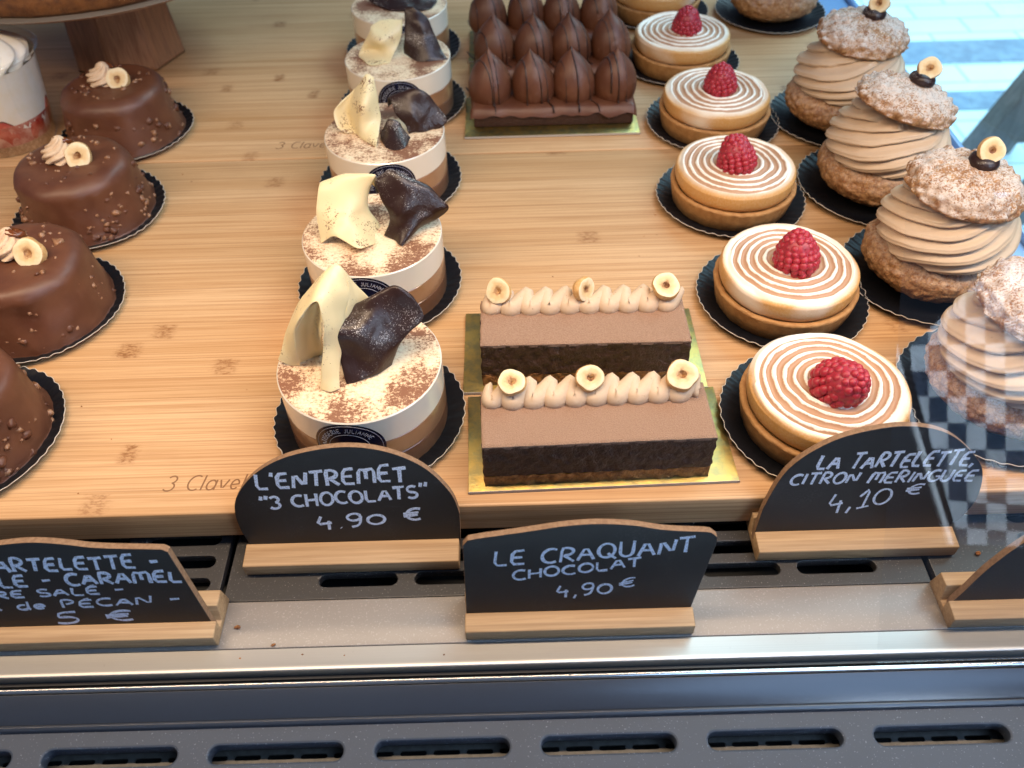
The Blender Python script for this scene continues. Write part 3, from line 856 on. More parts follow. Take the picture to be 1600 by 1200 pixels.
# ------------------------------------------------------------------ bamboo boards
def board(x0, x1, y0, y1, label):
    b = thing('bamboo_board', label, 'serving board', (x0, y0, 0), 0, 'bamboo boards under the pastries')
    mb = MB(); mb.box(.03, x1 - x0 - .03, .03, y1 - y0 - .03, -2.0, 0)
    mb.build('board', 'bamboo', b, bevel=.12, seg=3)
    e = MB()
    x, y = x1 - x0 - 6.75, 1.42
    for st in strokes('3 Claveles', x, y, x + 5.0, y, .92, .16, 0, .14):
        e.tube([(p[0], p[1], .004) for p in st], .045, 5, flat=(0, 0, 1))
    e.build('engraved_name', 'engrave', b)
    return b
board(-50.0, -10.6, 23.28, 55.0, 'bamboo board with burnt lettering, under the lower chocolate cakes at left')
board(-10.6, 28.5, 23.28, 55.0, 'bamboo board under the two chocolate slices and the nearest tartlets')
board(-50.0, -10.6, 55.04, 88.0, 'bamboo board at the back left, under the cake stand')
board(-10.6, 28.5, 55.04, 88.0, 'bamboo board at the back, under the chocolate cones')

# ------------------------------------------------------------------ black fluted papers
def make_paper():
    n, fl, Rr = 264, 44, 4.95
    prof = [(.01, .03), (2.0, .03), (3.3, .03), (3.7, .05), (4.05, .14), (4.4, .27), (4.7, .38), (Rr, .46)]
    def fn(r, z, th, i):
        k = max(0, (r - 3.5) / 1.45)
        w = cos(fl * th)
        return r + .045 * k * cos(fl * th + .6 + .6 * sin(7 * th)) + .03 * k * sin(3 * th), z + .04 * k * w * (1 + .5 * sin(5 * th + 2)) + .05 * k * sin(2 * th + 1) + .03 * k * sin(5 * th)
    mb = MB()
    mb.lathe(prof, n, fn)
    rim = []
    top = []
    for j in range(n):
        th = tau * j / n
        r, z = fn(Rr, .46, th, 7)
        rim.append((r, z, th))
    o = mb
    e = MB()
    e.surf(lambda i, j: ((rim[j][0] + (0, .035, .035, 0)[i]) * cos(rim[j][2]), (rim[j][0] + (0, .035, .035, 0)[i]) * sin(rim[j][2]),
                         rim[j][1] + (.0, .0, -.035, -.035)[i]), 4, n, True, True)
    root = thing('paper_plate', '', 'cake paper', group='black fluted papers under the cakes')
    o.build('paper', 'paper', root, sharp=180)
    e.build('cut_edge', 'paper_rim', root, sharp=180)
    return root
paper0 = make_paper()
_first = [True]
def paper(x, y, label):
    rz = random.uniform(0, tau)
    if _first[0]:
        _first[0] = False
        paper0.location = Vector((x, y, .01)) * CM
        paper0.rotation_euler.z = rz
        paper0['label'] = label
        return paper0
    return dup(paper0, (x, y, .01), rz, label)

# ------------------------------------------------------------------ hazelnut half, rosette
def hazelnut_bm(mat=None, r=.68, seed=0):
    mb = MB()
    prof = [(.01, -.66), (.30, -.61), (.56, -.44), (.70, -.16), (.69, .02), (.655, .12), (.62, .135), (.45, .125), (.30, .12), (.18, .10), (.10, .02), (.01, -.04)]
    prof = [(a * r / .68, b * r / .68) for a, b in prof]
    st = len(mb.v)
    def fn(a, z, th, i):
        k = 1 + .16 * noise.noise(Vector((cos(th) * 1.3, sin(th) * 1.3, seed * 3.1 + z)))
        if i > 9:
            k *= (.45 + .65 * ((seed * .37) % 1)) * (1 + .7 * noise.noise(Vector((cos(th) * 2, sin(th) * 2, seed * 1.7)))) * (1 + .38 * cos(2 * (th - seed * 2.3)))
        return a * k, z + .04 * noise.noise(Vector((cos(th) * 2, sin(th) * 2, seed + 4)))
    mb.lathe(prof, 24, fn, 0, lambda i, j: {'core': max(0.0, 1.15 - prof[i][0] / r * 1.25) if i > 5 else 0.0})
    m = []
    for i in range(11):
        m += [0 if i < 5 else (1 if i < 9 else 2)] * 24
    mb.mi[:] = m
    if mat is not None:
        mb.xform(mat)
    return mb
HZ = ['nut_skin', 'nut_flesh', 'nut_pit']
def tilt(rx, ry, rz, loc):
    return Matrix.Translation(loc) @ Matrix.Rotation(R(rz), 4, 'Z') @ Matrix.Rotation(R(ry), 4, 'Y') @ Matrix.Rotation(R(rx), 4, 'X')
def rosette_bm(rad, h, fl=8, twist=1.6, amp=.2, base=0.0):
    mb = MB()
    N = 26
    prof = []
    for i in range(N):
        u = i / (N - 1)
        prof.append((max(.015, rad * (1 - u) ** .62 * (1 - .12 * cos(u * 9))), h * u))
    def fn(r, z, th, i):
        u = z / h
        w = abs(sin(fl * .5 * (th - twist * u * 2)))
        return r * (1 - amp + amp * 1.5 * w ** .7), z
    mb.lathe(prof, fl * 12, fn)
    return mb

# ------------------------------------------------------------------ chocolate cakes with nuts (left)
def rocher(x, y, label, seed, rz, crack=False, tx=0.0):
    root = thing('chocolate_cake', label, 'chocolate cake', (x, y, .08), 0, 'nut studded chocolate cakes in a column at left')
    mb = MB()
    H_, Rt, Rb = 4.1, 3.5, 4.32
    prof = [(.01, H_)] + [(Rt * .25 * k, H_ - .01 * k) for k in (1, 2, 3)]
    for k in range(9):
        a = pi / 2 * k / 8
        prof.append((Rt - .75 + 1.02 * sin(a), H_ - .95 + .92 * cos(a)))
    for k in range(1, 12):
        u = k / 11
        prof.append((Rt + .27 + (Rb - Rt - .27) * u ** 1.25, (H_ - .95) * (1 - u)))
    prof += [(Rb + .12, .12), (Rb + .14, .03), (Rb - .1, 0.0)]
    prof = prof[::-1]
    sv = Vector((seed * 5.3, seed * 2.2, 0))
    def fn(r, z, th, i):
        d = Vector((cos(th) * r, sin(th) * r, z))
        k = .17 * noise.noise(d * .35 + sv) + .07 * noise.noise(d * 1.1 + sv)
        if z < .9:
            k += .22 * (1 - z / .9) * (noise.noise(Vector((cos(th) * 4, sin(th) * 4, seed))) + .3)
        # a fold where the coating ran down a second time
        fold = 0
        if crack:
            fold = .10 / (1 + math.exp(-18 * (th - (R(-62) + tau if th > pi else R(-62)) + .12 * sin(z * 2.2))))
        return r + k * min(1, r / 1.5) + fold * min(1, r / 2.5), z + (.05 * noise.noise(d * .6 + sv) if z > 2.5 else 0)
    mb.lathe(prof, 96, fn)
    rg = random.Random(seed)
    for k in range(170):
        th = rg.uniform(0, tau)
        if rg.random() < .26:
            rr, zz = rg.uniform(1.3, 3.0), H_ - .04
        else:
            zz = max(.15, rg.betavariate(1.0, 1.7) * (H_ - .95))
            rr = Rt + .22 + (Rb - Rt - .27) * max(0, 1 - zz / (H_ - .95)) ** 1.25
        s = rg.uniform(.05, .12) + .17 * rg.random() ** 3
        mb.ball((rr * cos(th), rr * sin(th), zz), (s * rg.uniform(.8, 1.4), s * rg.uniform(.8, 1.4), s * rg.uniform(.7, 1.1)), 7, 5, 1 if rg.random() < .75 else 0, Matrix.Rotation(rg.uniform(0, 6), 3, 'Z'), rg.uniform(0, 50), .9)
    for k in range(46):                            # nuts wholly under the coating
        th = rg.uniform(0, tau)
        zz = max(.2, rg.betavariate(1.0, 1.6) * (H_ - .9))
        rr = Rt + .12 + (Rb - Rt - .27) * (1 - min(1, zz / (H_ - .95))) ** 1.25
        s = rg.uniform(.14, .30)
        mb.ball((rr * cos(th), rr * sin(th), zz), (s * 1.2, s * 1.2, s), 12, 8, 0, Matrix.Rotation(rg.uniform(0, 6), 3, 'Z'), rg.uniform(0, 50), .6)
    mb.build('cake_body', ['milk', 'nut_bits'], root, sharp=180)
    o = Matrix.Translation((tx, 0, 0)) @ Matrix.Rotation(rz, 4, 'Z')
    a = rosette_bm(1.2, 1.6, 8, 1.3, .20)
    a.xform(o @ tilt(8, 12, seed * 40, (-.75, .35, H_ - .12)))
    a.build('cream_rosette', 'nougat_cream', root, sharp=180)
    hz = hazelnut_bm(o @ tilt(52, 12, rg.uniform(-20, 25), (.66, -.30, H_ + .42)), .84, seed)
    hz.build('hazelnut', HZ, root, sharp=32)
    cm_ = MB(); cm_.ball((0, 0, 0), (.62, .42, .24), 16, 9, 0, None, seed + .3, .5)
    cm_.xform(o @ tilt(-20, 25, 20, (-.35, .75, H_ + .98)))
    cm_.build('caramel_drop', 'caramel', root, sharp=180)
for (x, y, s, rz, lab, plab) in (
    (-29.25, 59.3, 1, 0.0, 'nut studded chocolate cake nearest the wooden foot of the cake stand', 'black paper under the chocolate cake nearest the cake stand'),
    (-28.6, 48.7, 2, .08, 'nut studded chocolate cake second from the cake stand, whole in view', 'black paper under the second chocolate cake from the cake stand'),
    (-28.4, 38.5, 3, -.05, 'nut studded chocolate cake third from the cake stand, coating cracked into a fold', 'black paper under the chocolate cake with the cracked coating'),
    (-28.5, 28.4, 4, .1, 'nut studded chocolate cake nearest the glass, cut by the left edge', 'black paper under the chocolate cake nearest the glass')):
    paper(x, y, plab)
    rocher(x, y, lab, s, rz, s == 3, (0, .2, .2, .75, 0)[s])

# ------------------------------------------------------------------ three-chocolate mousse cakes
ER, EH = 4.06, 4.0
def entremet(x, y, label, whites, darks, rz_s, seed):
    root = thing('mousse_cake', label, 'mousse cake', (x, y, .08), 0, 'three layer mousse cakes in a column')
    z1, z2 = 1.15, 2.35
    def cyl(name, za, zb, mat, top=False, rr=ER):
        mb = MB()
        mb.lathe([(.01, za), (rr - .04, za), (rr, za + .03), (rr, zb - .03), (rr - .03, zb), (.01, zb)], 96)
        mb.build(name, mat, root, sharp=40)
    cyl('dark_layer', 0, z1, 'layer_dark')
    cyl('milk_layer', z1 + .003, z2, 'layer_milk')
    mb = MB()
    mb.lathe([(.01, z2 + .003), (ER - .04, z2 + .003), (ER, z2 + .03), (ER, EH - .06), (ER - .06, EH)], 96)
    st = len(mb.f)
    sv = Vector((seed * 3.7, seed, 0))
    mb.lathe([(ER - .06, EH)] + [(ER * k / 12 + .01, EH) for k in range(11, -1, -1)], 96,
             lambda r, z, th, i: (r, z if i == 0 else z + .035 * noise.noise(Vector((r * cos(th), r * sin(th), 0)) * .9 + sv) + .02), 1)
    mb.build('white_layer', ['layer_white', 'entremet_top'], root, sharp=40)
    if whites:
        w = MB()
        for k, g in enumerate(whites):
            sheet(w, g, .12, 9, 0, .08, seed + k)
        w.build('white_chocolate_curl', 'white_choc', root, sharp=60)
    d = MB()
    for k, g in enumerate(darks):
        sheet(d, g, .13, 10, 0, .16, seed + 3 + k)
    d.build('dark_chocolate_curl', 'dark_choc', root, sharp=60)
    # round sticker wrapped on the side
    s = MB()
    Rs, zc, rw = ER + .012, 2.22, 1.74
    th0 = R(-90) + rz_s
    def on(u, v, lift=0.0):
        th = th0 + u / Rs
        return ((Rs + lift) * cos(th), (Rs + lift) * sin(th), zc + v)
    rings = 8
    s.surf(lambda i, j: on(rw * i / rings * cos(tau * j / 48) + 1e-4 * cos(tau * j / 48), rw * i / rings * sin(tau * j / 48)), rings + 1, 48, False, True)
    st = s.build('sticker', 'navy', root, sharp=180)
    pr = MB()
    def put(line, rad):
        pr.tube([on(p[0], p[1], .004) for p in line], rad * .8, 4, cap=False)
    put([(1.0 * cos(tau * k / 48), 1.0 * sin(tau * k / 48)) for k in range(49)], .014)
    put([(1.60 * cos(tau * k / 64), 1.60 * sin(tau * k / 64)) for k in range(65)], .010)
    def around(word, a_mid, span):
        wd = sum(GL[c][0] + .22 for c in word) - .22
        h, r0 = .26, 1.16
        k, xx = span / wd, 0
        for c in word:
            w_, sts = GL[c]
            for q in sts:
                line = []
                for (a, b) in soften(q):
                    an = a_mid + span / 2 - (xx + a) * k
                    line.append(((r0 + b * h) * cos(an), (r0 + b * h) * sin(an)))
                put(line, .017)
            xx += w_ + .22
    around('PATISSERIE', R(146), R(84)); around('JULIANNE', R(62), R(66))
    put(soften([(-.42, .10), (-.2, .34), (.1, .30), (.42, .42), (.12, .22), (-.02, -.30), (-.25, -.42), (-.38, -.25)], 2), .02)
    put(soften([(-.2, -.02), (.1, .02), (.3, .06)], 1), .015)
    pr.build('print', 'sticker_ink', st, sharp=180)
for (x, y, w, d, rz, s, lab, plab) in (
    (-7.5, 29.25, [W1, W1B, W1C], [D1], R(-4), 1, 'three layer mousse cake nearest the glass, with tall folded white chocolate leaf', 'black paper under the nearest mousse cake'),
    (-7.9, 39.9, [W2], [D2], R(-3), 2, 'three layer mousse cake with wavy white sheet and star shaped dark curl', 'black paper under the mousse cake second from the glass'),
    (-8.15, 51.3, [W3], [D3, D3R], R(8), 3, 'three layer mousse cake with rolled dark curl, beside the chocolate cones', 'black paper under the mousse cake with the rolled curl'),
    (-8.1, 62.6, [W4], [D4], R(5), 4, 'three layer mousse cake with upright dark leaf and crumpled white curl', 'black paper under the mousse cake with the upright dark leaf'),
    (-8.7, 72.3, [], [D5], R(0), 5, 'farthest mousse cake, cut by the upper edge, dark curl only', 'black paper under the farthest mousse cake')):
    paper(x, y, plab)
    entremet(x, y, lab, w, d, rz, s)

# ------------------------------------------------------------------ chocolate slices with piped cream
def craquant(x, y, rz, label, seed, nuts, N=10.5):
    root = thing('chocolate_slice', label, 'chocolate slice', (x, y, .2), rz, 'rectangular chocolate slices on gold cards')
    L, D, zb, zt = 11.0, 3.6, .74, 3.0
    def block(name, z0, z1, mat, inset, amp, sc, nx=110, ny=36, nz=14, top=None, bottom=True):
        mb = MB()
        sv = Vector((seed * 7.7, z0, seed))
        def dp(p):
            q = Vector(p)
            return Vector((noise.noise(q * sc + sv), noise.noise(q * sc + sv + Vector((9, 0, 0))), 0)) * amp
        x0, x1, y0, y1 = inset, L - inset, inset, D - inset
        # four sides
        per = [(x0 + (x1 - x0) * k / nx, y0) for k in range(nx)] + [(x1, y0 + (y1 - y0) * k / ny) for k in range(ny)] + \
              [(x1 - (x1 - x0) * k / nx, y1) for k in range(nx)] + [(x0, y1 - (y1 - y0) * k / ny) for k in range(ny)]
        def sp(i, j):
            px, py = per[j]
            pz = z0 + (z1 - z0) * i / nz
            d_ = dp((px, py, pz))
            if top and i == nz:
                d_ *= .35
            return (px + d_.x, py + d_.y, pz)
        mb.surf(sp, nz + 1, len(per), False, True, 0)
        if not top:
            mb.add([(x0, y0, z1), (x1, y0, z1), (x1, y1, z1), (x0, y1, z1)], [(0, 1, 2, 3)], 0)
        o = mb.build(name, mat, root, sharp=180)
        return o
    block('praline_base', 0, zb, 'craq_base', .03, .10, 2.2, nz=6)
    block('dark_mousse', zb + .003, zt - .14, 'craq_side', .03, .10, 2.4)
    mb = MB()
    sv = Vector((seed, 2, 5))
    nx, ny = 120, 40
    def tp(i, j):
        a, b = i / nx, j / ny
        px, py = .02 + (L - .04) * a, .02 + (D - .04) * b
        e = min(px - .02, L - .02 - px, py - .02, D - .02 - py)
        q = Vector((px, py, 0))
        return (px + .03 * noise.noise(q * 2 + sv), py + .03 * noise.noise(q * 2 + sv + Vector((3, 3, 3))), zt - .07 * max(0, 1 - e / .1) ** 2 + .012 * noise.noise(q * 2.2 + sv))
    mb.surf(tp, nx + 1, ny + 1)
    rim = [tp(i, 0) for i in range(nx)] + [tp(nx, j) for j in range(ny)] + [tp(nx - i, ny) for i in range(nx)] + [tp(0, ny - j) for j in range(ny)]
    mb.surf(lambda i, j: (rim[j][0], rim[j][1], rim[j][2] - .09 * i), 3, len(rim), False, True)
    mb.build('velvet_top', 'velvet', root, sharp=180)
    # the piped cream: a tight zigzag of a round nozzle along the far edge
    pts, rad = [], []
    K = int(N * 26)
    for k in range(K + 1):
        u = k / K
        ph = tau * N * u
        cph = cos(ph)
        env = min(1, u * 12, (1 - u) * 18)
        pts.append((.25 + (L - .5) * u - .10 * sin(ph) + .20 * cph, D - .52 + .36 * cph, zt + .34 + .24 * cph + .05 * noise.noise(Vector((u * 20, seed, 0)))))
        rad.append((.44 - .11 * cph + .02 * noise.noise(Vector((u * 30, seed, 4)))) * (.45 + .55 * max(.0, env)))
    w = MB(); w.tube(pts, rad, 14)
    w.build('piped_cream', 'piped', root, sharp=180)
    for k, (px, dz, rx, ry, r_) in enumerate(nuts):
        h = hazelnut_bm(tilt(rx, ry, 0, (px, D - .62, zt + dz)), r_, seed * 3 + k)
        h.build('hazelnut', HZ, root, sharp=32)
craquant(-1.5, 24.3, R(1.2), 'chocolate slice nearest the glass, with three hazelnut halves on piped cream', 1,
         ((1.55, 1.15, 22, -4, .66), (5.3, 1.2, 38, 6, .66), (9.7, 1.15, 30, -3, .76)))
craquant(-1.62, 31.1, R(-.4), 'chocolate slice standing behind the nearest one, middle hazelnut on edge', 2,
         ((1.0, 1.1, 52, -22, .68), (5.62, 1.1, 40, 62, .64), (9.9, 1.2, 25, 5, .72)), 10)
def card(x, y, rz, w, d, label, lip=.0):
    root = thing('gold_card', label, 'cake card', (x, y, .0), rz, 'gold cake cards')
    mb = MB(); mb.box(0, w, 0, d, .08, .17); mb.build('gold_face', 'gold', root, bevel=.01)
    e = MB(); e.box(-.02, w + .02, -.03, -.005, .04, .20)
    e.build('cut_edge', 'card_edge', root)
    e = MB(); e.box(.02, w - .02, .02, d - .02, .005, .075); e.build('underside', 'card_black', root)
    return root
card(-2.25, 24.0, R(1.1), 13.2, 6.3, 'gold card under the nearest chocolate slice')
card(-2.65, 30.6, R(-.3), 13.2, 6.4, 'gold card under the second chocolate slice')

# ------------------------------------------------------------------ chocolate cones on their logs
def cone_log(x, y, label, seed, dx=0.0):
    root = thing('cone_cake', label, 'chocolate cake', (x, y, .18), 0, 'long cakes with four chocolate cones each')
    L, D, pitch = 12.5, 4.3, 3.22
    rg = random.Random(seed)
    b = MB(); b.box(.15, L - .15, .1, D, 0, 1.35); b.build('sponge', 'sponge', root, bevel=.12)
    prof = [(1.50, .0), (1.62, .35), (1.67, .8), (1.63, 1.3), (1.50, 1.8), (1.27, 2.3), (.96, 2.74), (.62, 3.1), (.33, 3.36), (.15, 3.58), (.06, 3.76), (.01, 3.86)]
    cen = [(1.45 + pitch * k + dx + rg.uniform(-.14, .14), D / 2 + rg.uniform(-.18, .18)) for k in range(4)]
    tip = [(rg.uniform(-.35, .2), rg.uniform(-.2, .3)) for k in range(4)]
    zg = 1.25
    g = MB()                                     # the sheet of glaze between and round the cones
    nx, ny = 60, 24
    def gp(i, j):
        a, c = -1 + 2 * i / nx, -1 + 2 * j / ny
        px, py = L / 2 + (L / 2 + .12) * a, D / 2 + (D / 2 + .12) * c
        e = min(L / 2 * (1 - abs(a)), D / 2 * (1 - abs(c)))
        q = Vector((px, py, seed))
        return (px + .12 * noise.noise(q * .8), py + .12 * noise.noise(q * .8 + Vector((7, 0, 0))), zg + .35 * min(1, e / .5) ** .5 - (.34 + .42 * noise.noise(q * .9)) * max(0, 1 - e / .12))
    g.surf(gp, nx + 1, ny + 1)
    g.build('glaze', 'milk', root, sharp=180)
    for (cx, cy), (tx, ty) in zip(cen, tip):
        m = MB()
        m.lathe(prof, 40, lambda r, z, th, i: (r * (1 + .03 * noise.noise(Vector((cos(th), sin(th), cx)))), z))
        m.v = [(cx + px + tx * (pz / 3.86) ** 2, cy + py + ty * (pz / 3.86) ** 2, pz + zg + .15) for px, py, pz in m.v]
        m.build('chocolate_cone', 'milk', root, sharp=180)
    def hgt(px, py):
        h = zg + .35 if (0 < px < L and 0 < py < D) else zg - .1
        for (cx, cy), (tx, ty) in zip(cen, tip):
            lo, hi = 0.0, 3.86
            if math.hypot(px - cx, py - cy) > 1.75:
                continue
            best = None
            for k in range(40):
                z = 3.86 * (1 - k / 39)
                ox, oy = cx + tx * (z / 3.86) ** 2, cy + ty * (z / 3.86) ** 2
                rr = 0
                for (r0, z0), (r1, z1) in zip(prof, prof[1:]):
                    if z0 <= z <= z1:
                        rr = r0 + (r1 - r0) * (z - z0) / (z1 - z0); break
                if math.hypot(px - ox, py - oy) <= rr:
                    best = z; break
            if best is not None:
                h = max(h, best + zg + .15)
        return h
    z = MB()
    for (cx, cy), (tx, ty) in zip(cen, tip):
        for k in range(3):
            off = -1.0 + .80 * k + rg.uniform(-.28, .28)
            sl = -rg.uniform(.12, .55)
            pts, prev = [], None
            y0_ = rg.choice((-.1, .32, .45, .55))
            for q in range(61):
                py = y0_ + (D - y0_) * q / 60
                px = cx + off + sl * (py - D / 2) + .12 * sin(py * 1.4 + k)
                hz = hgt(px, py)
                if prev is not None and abs(hz - prev[2]) > .25:
                    steps = int(abs(hz - prev[2]) / .2)
                    for w_ in range(1, steps):
                        pts.append((prev[0] + (px - prev[0]) * w_ / steps, prev[1] + (py - prev[1]) * w_ / steps - .01, prev[2] + (hz - prev[2]) * w_ / steps + .02))
                prev = (px, py, hz)
                pts.append((px, py, hz + .02))
            # smooth a little so that the line lies on the cone like poured chocolate
            for _ in range(2):
                pts = [pts[0]] + [tuple((a[m_] + 2 * b_[m_] + c_[m_]) / 4 for m_ in range(3)) for a, b_, c_ in zip(pts, pts[1:], pts[2:])] + [pts[-1]]
            z.tube(pts, rg.uniform(.045, .075), 6)
    z.build('dark_drizzle', 'drizzle', root, sharp=180)
for k, (x, y, dx, lab, clab) in enumerate((
    (-2.5, 58.3, 0.0, 'long cake with four drizzled chocolate cones, front one of three', 'gold card under the front cone cake'),
    (-2.3, 64.6, .15, 'long cake with four chocolate cones, between two others', 'gold card under the middle cone cake'),
    (-2.4, 70.9, -.2, 'long cake with four chocolate cones, the farthest, cut by the upper edge', 'gold card under the farthest cone cake'))):
    cone_log(x, y, lab, 11 + k, dx)
    card(x - .55, y - 1.25, 0, 13.3, 6.1, clab)

# ------------------------------------------------------------------ lemon meringue tartlets
def make_tart(sd):
    root = thing('meringue_tartlet', '', 'tartlet', group='lemon meringue tartlets in a column')
    so = Vector((sd * 3.3, sd * 7.1, sd))
    c = MB()
    prof = [(.01, 0), (3.75, 0), (3.86, .08), (4.02, .8), (4.14, 1.35), (4.16, 1.46), (4.10, 1.54), (3.98, 1.55), (3.84, 1.50), (3.80, 1.2), (.01, 1.2)]
    def fn(r, z, th, i):
        if r < 1:
            return r, z
        k = .035 * noise.noise(Vector((cos(th) * 6, sin(th) * 6, z * 2))) + .03 * noise.noise(Vector((cos(th) * 17, sin(th) * 17, z * 3)))
        return r + k, z + (.04 * noise.noise(Vector((cos(th) * 12, sin(th) * 12, 3))) if z > 1.3 else 0)
    c.lathe(prof, 140, fn)
    c.build('pastry_shell', 'crust', root, sharp=50)
    m = MB()
    pitch, Rm = .50, 3.42
    S = []
    NR = 118
    for i in range(NR):
        S.append(i / (NR - 1))
    def base(s_):
        """profile by arc: flat top, rounded shoulder, flank"""
        L1, L2, L3 = Rm, .62, .78
        d = s_ * (L1 + L2 + L3)
        if d < L1:
            return d, 2.82 + .20 * (1 - (d / L1) ** 2) - .16 * max(0, 1 - d / 1.1), 0.0
        if d < L1 + L2:
            a = (d - L1) / L2 * R(66)
            q = L2 / R(66)
            return Rm + q * sin(a), 2.82 - q * (1 - cos(a)), (d - L1) / L2
        q = L2 / R(66)
        e = d - L1 - L2
        r1, z1 = Rm + q * sin(R(66)), 2.82 - q * (1 - cos(R(66)))
        return r1 + e * .12 - .30 * (e / L3) ** 3, z1 - e * 1.35, 1.0
    NT_ = 192
    ox, oy = .16 * sin(sd * 2.3), .16 * cos(sd * 3.1)
    def phase(r, th):
        # the piping wandered: rings drift off centre and swell and thin as they go round
        x, y = r * cos(th) - ox * (1 - r / 4), r * sin(th) - oy * (1 - r / 4)
        r2 = math.hypot(x, y)
        th2 = math.atan2(y, x)
        wv = .26 * noise.noise(Vector((x * .45, y * .45, sd))) + .10 * noise.noise(Vector((x * 1.5, y * 1.5, sd + 4)))
        return (r2 / pitch - th2 / tau - .22 + wv) % 1.0
    def pt(i, j):
        th = tau * j / NT_
        r, z, sd_ = base(S[i])
        r = max(r, .004)
        f = phase(r, th)
        w = abs(f - .5) * 2                       # 1 on the ridge, 0 in the groove
        ridge = w ** 1.4
        amp = .19 * (1 - sd_) * min(1, r / .3)
        wob = .07 * noise.noise(Vector((r * cos(th), r * sin(th), sd)) * .5) + .02 * noise.noise(Vector((r * cos(th), r * sin(th), 2)) * 2.2)
        lip = (th - .9 * sd) % tau                   # where the cord of meringue began, a lip runs down the flank
        if sd_ > 0 and lip < 1.5:
            r += .09 * (1 - lip / 1.5) * max(0.0, 1 - abs(sd_ - .35 - lip * .4) * 3)
        return (r * cos(th), r * sin(th), z - amp * (1 - ridge) + wob)
    def at(i, j):
        th = tau * j / NT_
        r, z, sd_ = base(S[i])
        f = phase(r, th)
        w = abs(f - .5) * 2
        if r < .42:
            return {'ring': .75, 'side': 0.0}
        g = 1 - w
        lim = Rm + .02
        fade = max(0.0, min(1.0, (lim - r) / .06)) if sd_ == 0 else 0.0
        dark = .10 * noise.noise(Vector((r * cos(th) * .5, r * sin(th) * .5, sd + 9)))
        return {'ring': (.5 + (g - .35 + dark) * .9) * fade, 'side': min(1.0, sd_ * 1.4)}
    m.surf(lambda i, j: pt(i, j), NR, NT_, False, True, 0, at)
    m.build('meringue', 'meringue', root, sharp=180)
    # raspberry in the middle
    b = MB()
    rows = [(.04, .82, 13), (.30, .99, 16), (.58, 1.04, 17), (.88, .99, 16), (1.18, .89, 15), (1.47, .75, 12), (1.74, .59, 10), (1.97, .40, 7), (2.12, .16, 3)]
    rg = random.Random(4 + sd)
    b.ball((0, 0, .98), (1.06, 1.06, 1.2), 24, 16)
    for q, (z, r, n) in enumerate(rows):
        for k in range(n):
            th = tau * (k + .5 * (q % 2)) / n + rg.uniform(-.06, .06)
            s_ = .25 * rg.uniform(.86, 1.14) * (.9 if q > 6 else 1)
            nv = Vector((cos(th), sin(th), (z - .75) * .7)).normalized()
            b.ball((r * cos(th), r * sin(th), z + rg.uniform(-.03, .03)), s_, 9, 7)
    o = b.build('raspberry', 'raspberry', root, sharp=180)
    return root
def set_berry(root, off, rx, ry, rz, sc=1.0):
    for ch in root.children:
        if ch.name.startswith('raspberry'):
            ch.location = Vector((off[0], off[1], 2.66)) * CM
            ch.rotation_euler = (R(rx), R(ry), rz)
            ch.scale = (sc, sc, sc)
            # turn it back out of the tartlet's own rotation
            ch.matrix_basis = Matrix.Rotation(-root.rotation_euler.z, 4, 'Z') @ ch.matrix_basis
for k, (x, y, rz, berry, lab, plab) in enumerate((
    (15.75, 28.1, 2.2, ((-.15, -.15), 40, 14, .3, 1.08), 'lemon meringue tartlet nearest the glass, raspberry lying on its side', 'black paper under the tartlet nearest the glass'),
    (16.2, 37.7, .6, ((.15, -.6), -6, 16, 1.4, 1.04), 'lemon meringue tartlet second from the glass, raspberry leaning right', 'black paper under the tartlet second from the glass'),
    (15.25, 48.2, 4.0, ((.0, -.7), -4, 24, 2.0, 1.04), 'lemon meringue tartlet third from the glass, wholly clear of its neighbours', 'black paper under the tartlet third from the glass'),
    (15.9, 58.3, 5.3, ((.15, -.3), 0, 5, 3.0, .98), 'lemon meringue tartlet fourth from the glass, flank browned all round', 'black paper under the tartlet fourth from the glass'),
    (15.0, 68.6, 1.5, ((.2, -.4), 0, 3, 4.0, .98), 'lemon meringue tartlet beside the cone cakes, pale flank and upright raspberry', 'black paper under the tartlet with the pale flank'),
    (14.3, 79.0, 3.1, ((.1, -.2), 0, 0, 5.0, .98), 'farthest lemon meringue tartlet, its top cut off by the upper edge', 'black paper under the farthest tartlet'))):
    paper(x, y, plab)
    o = make_tart(k + 1)
    o.location = Vector((x, y, .07)) * CM
    o.rotation_euler.z = rz
    o['label'] = lab
    set_berry(o, *berry)

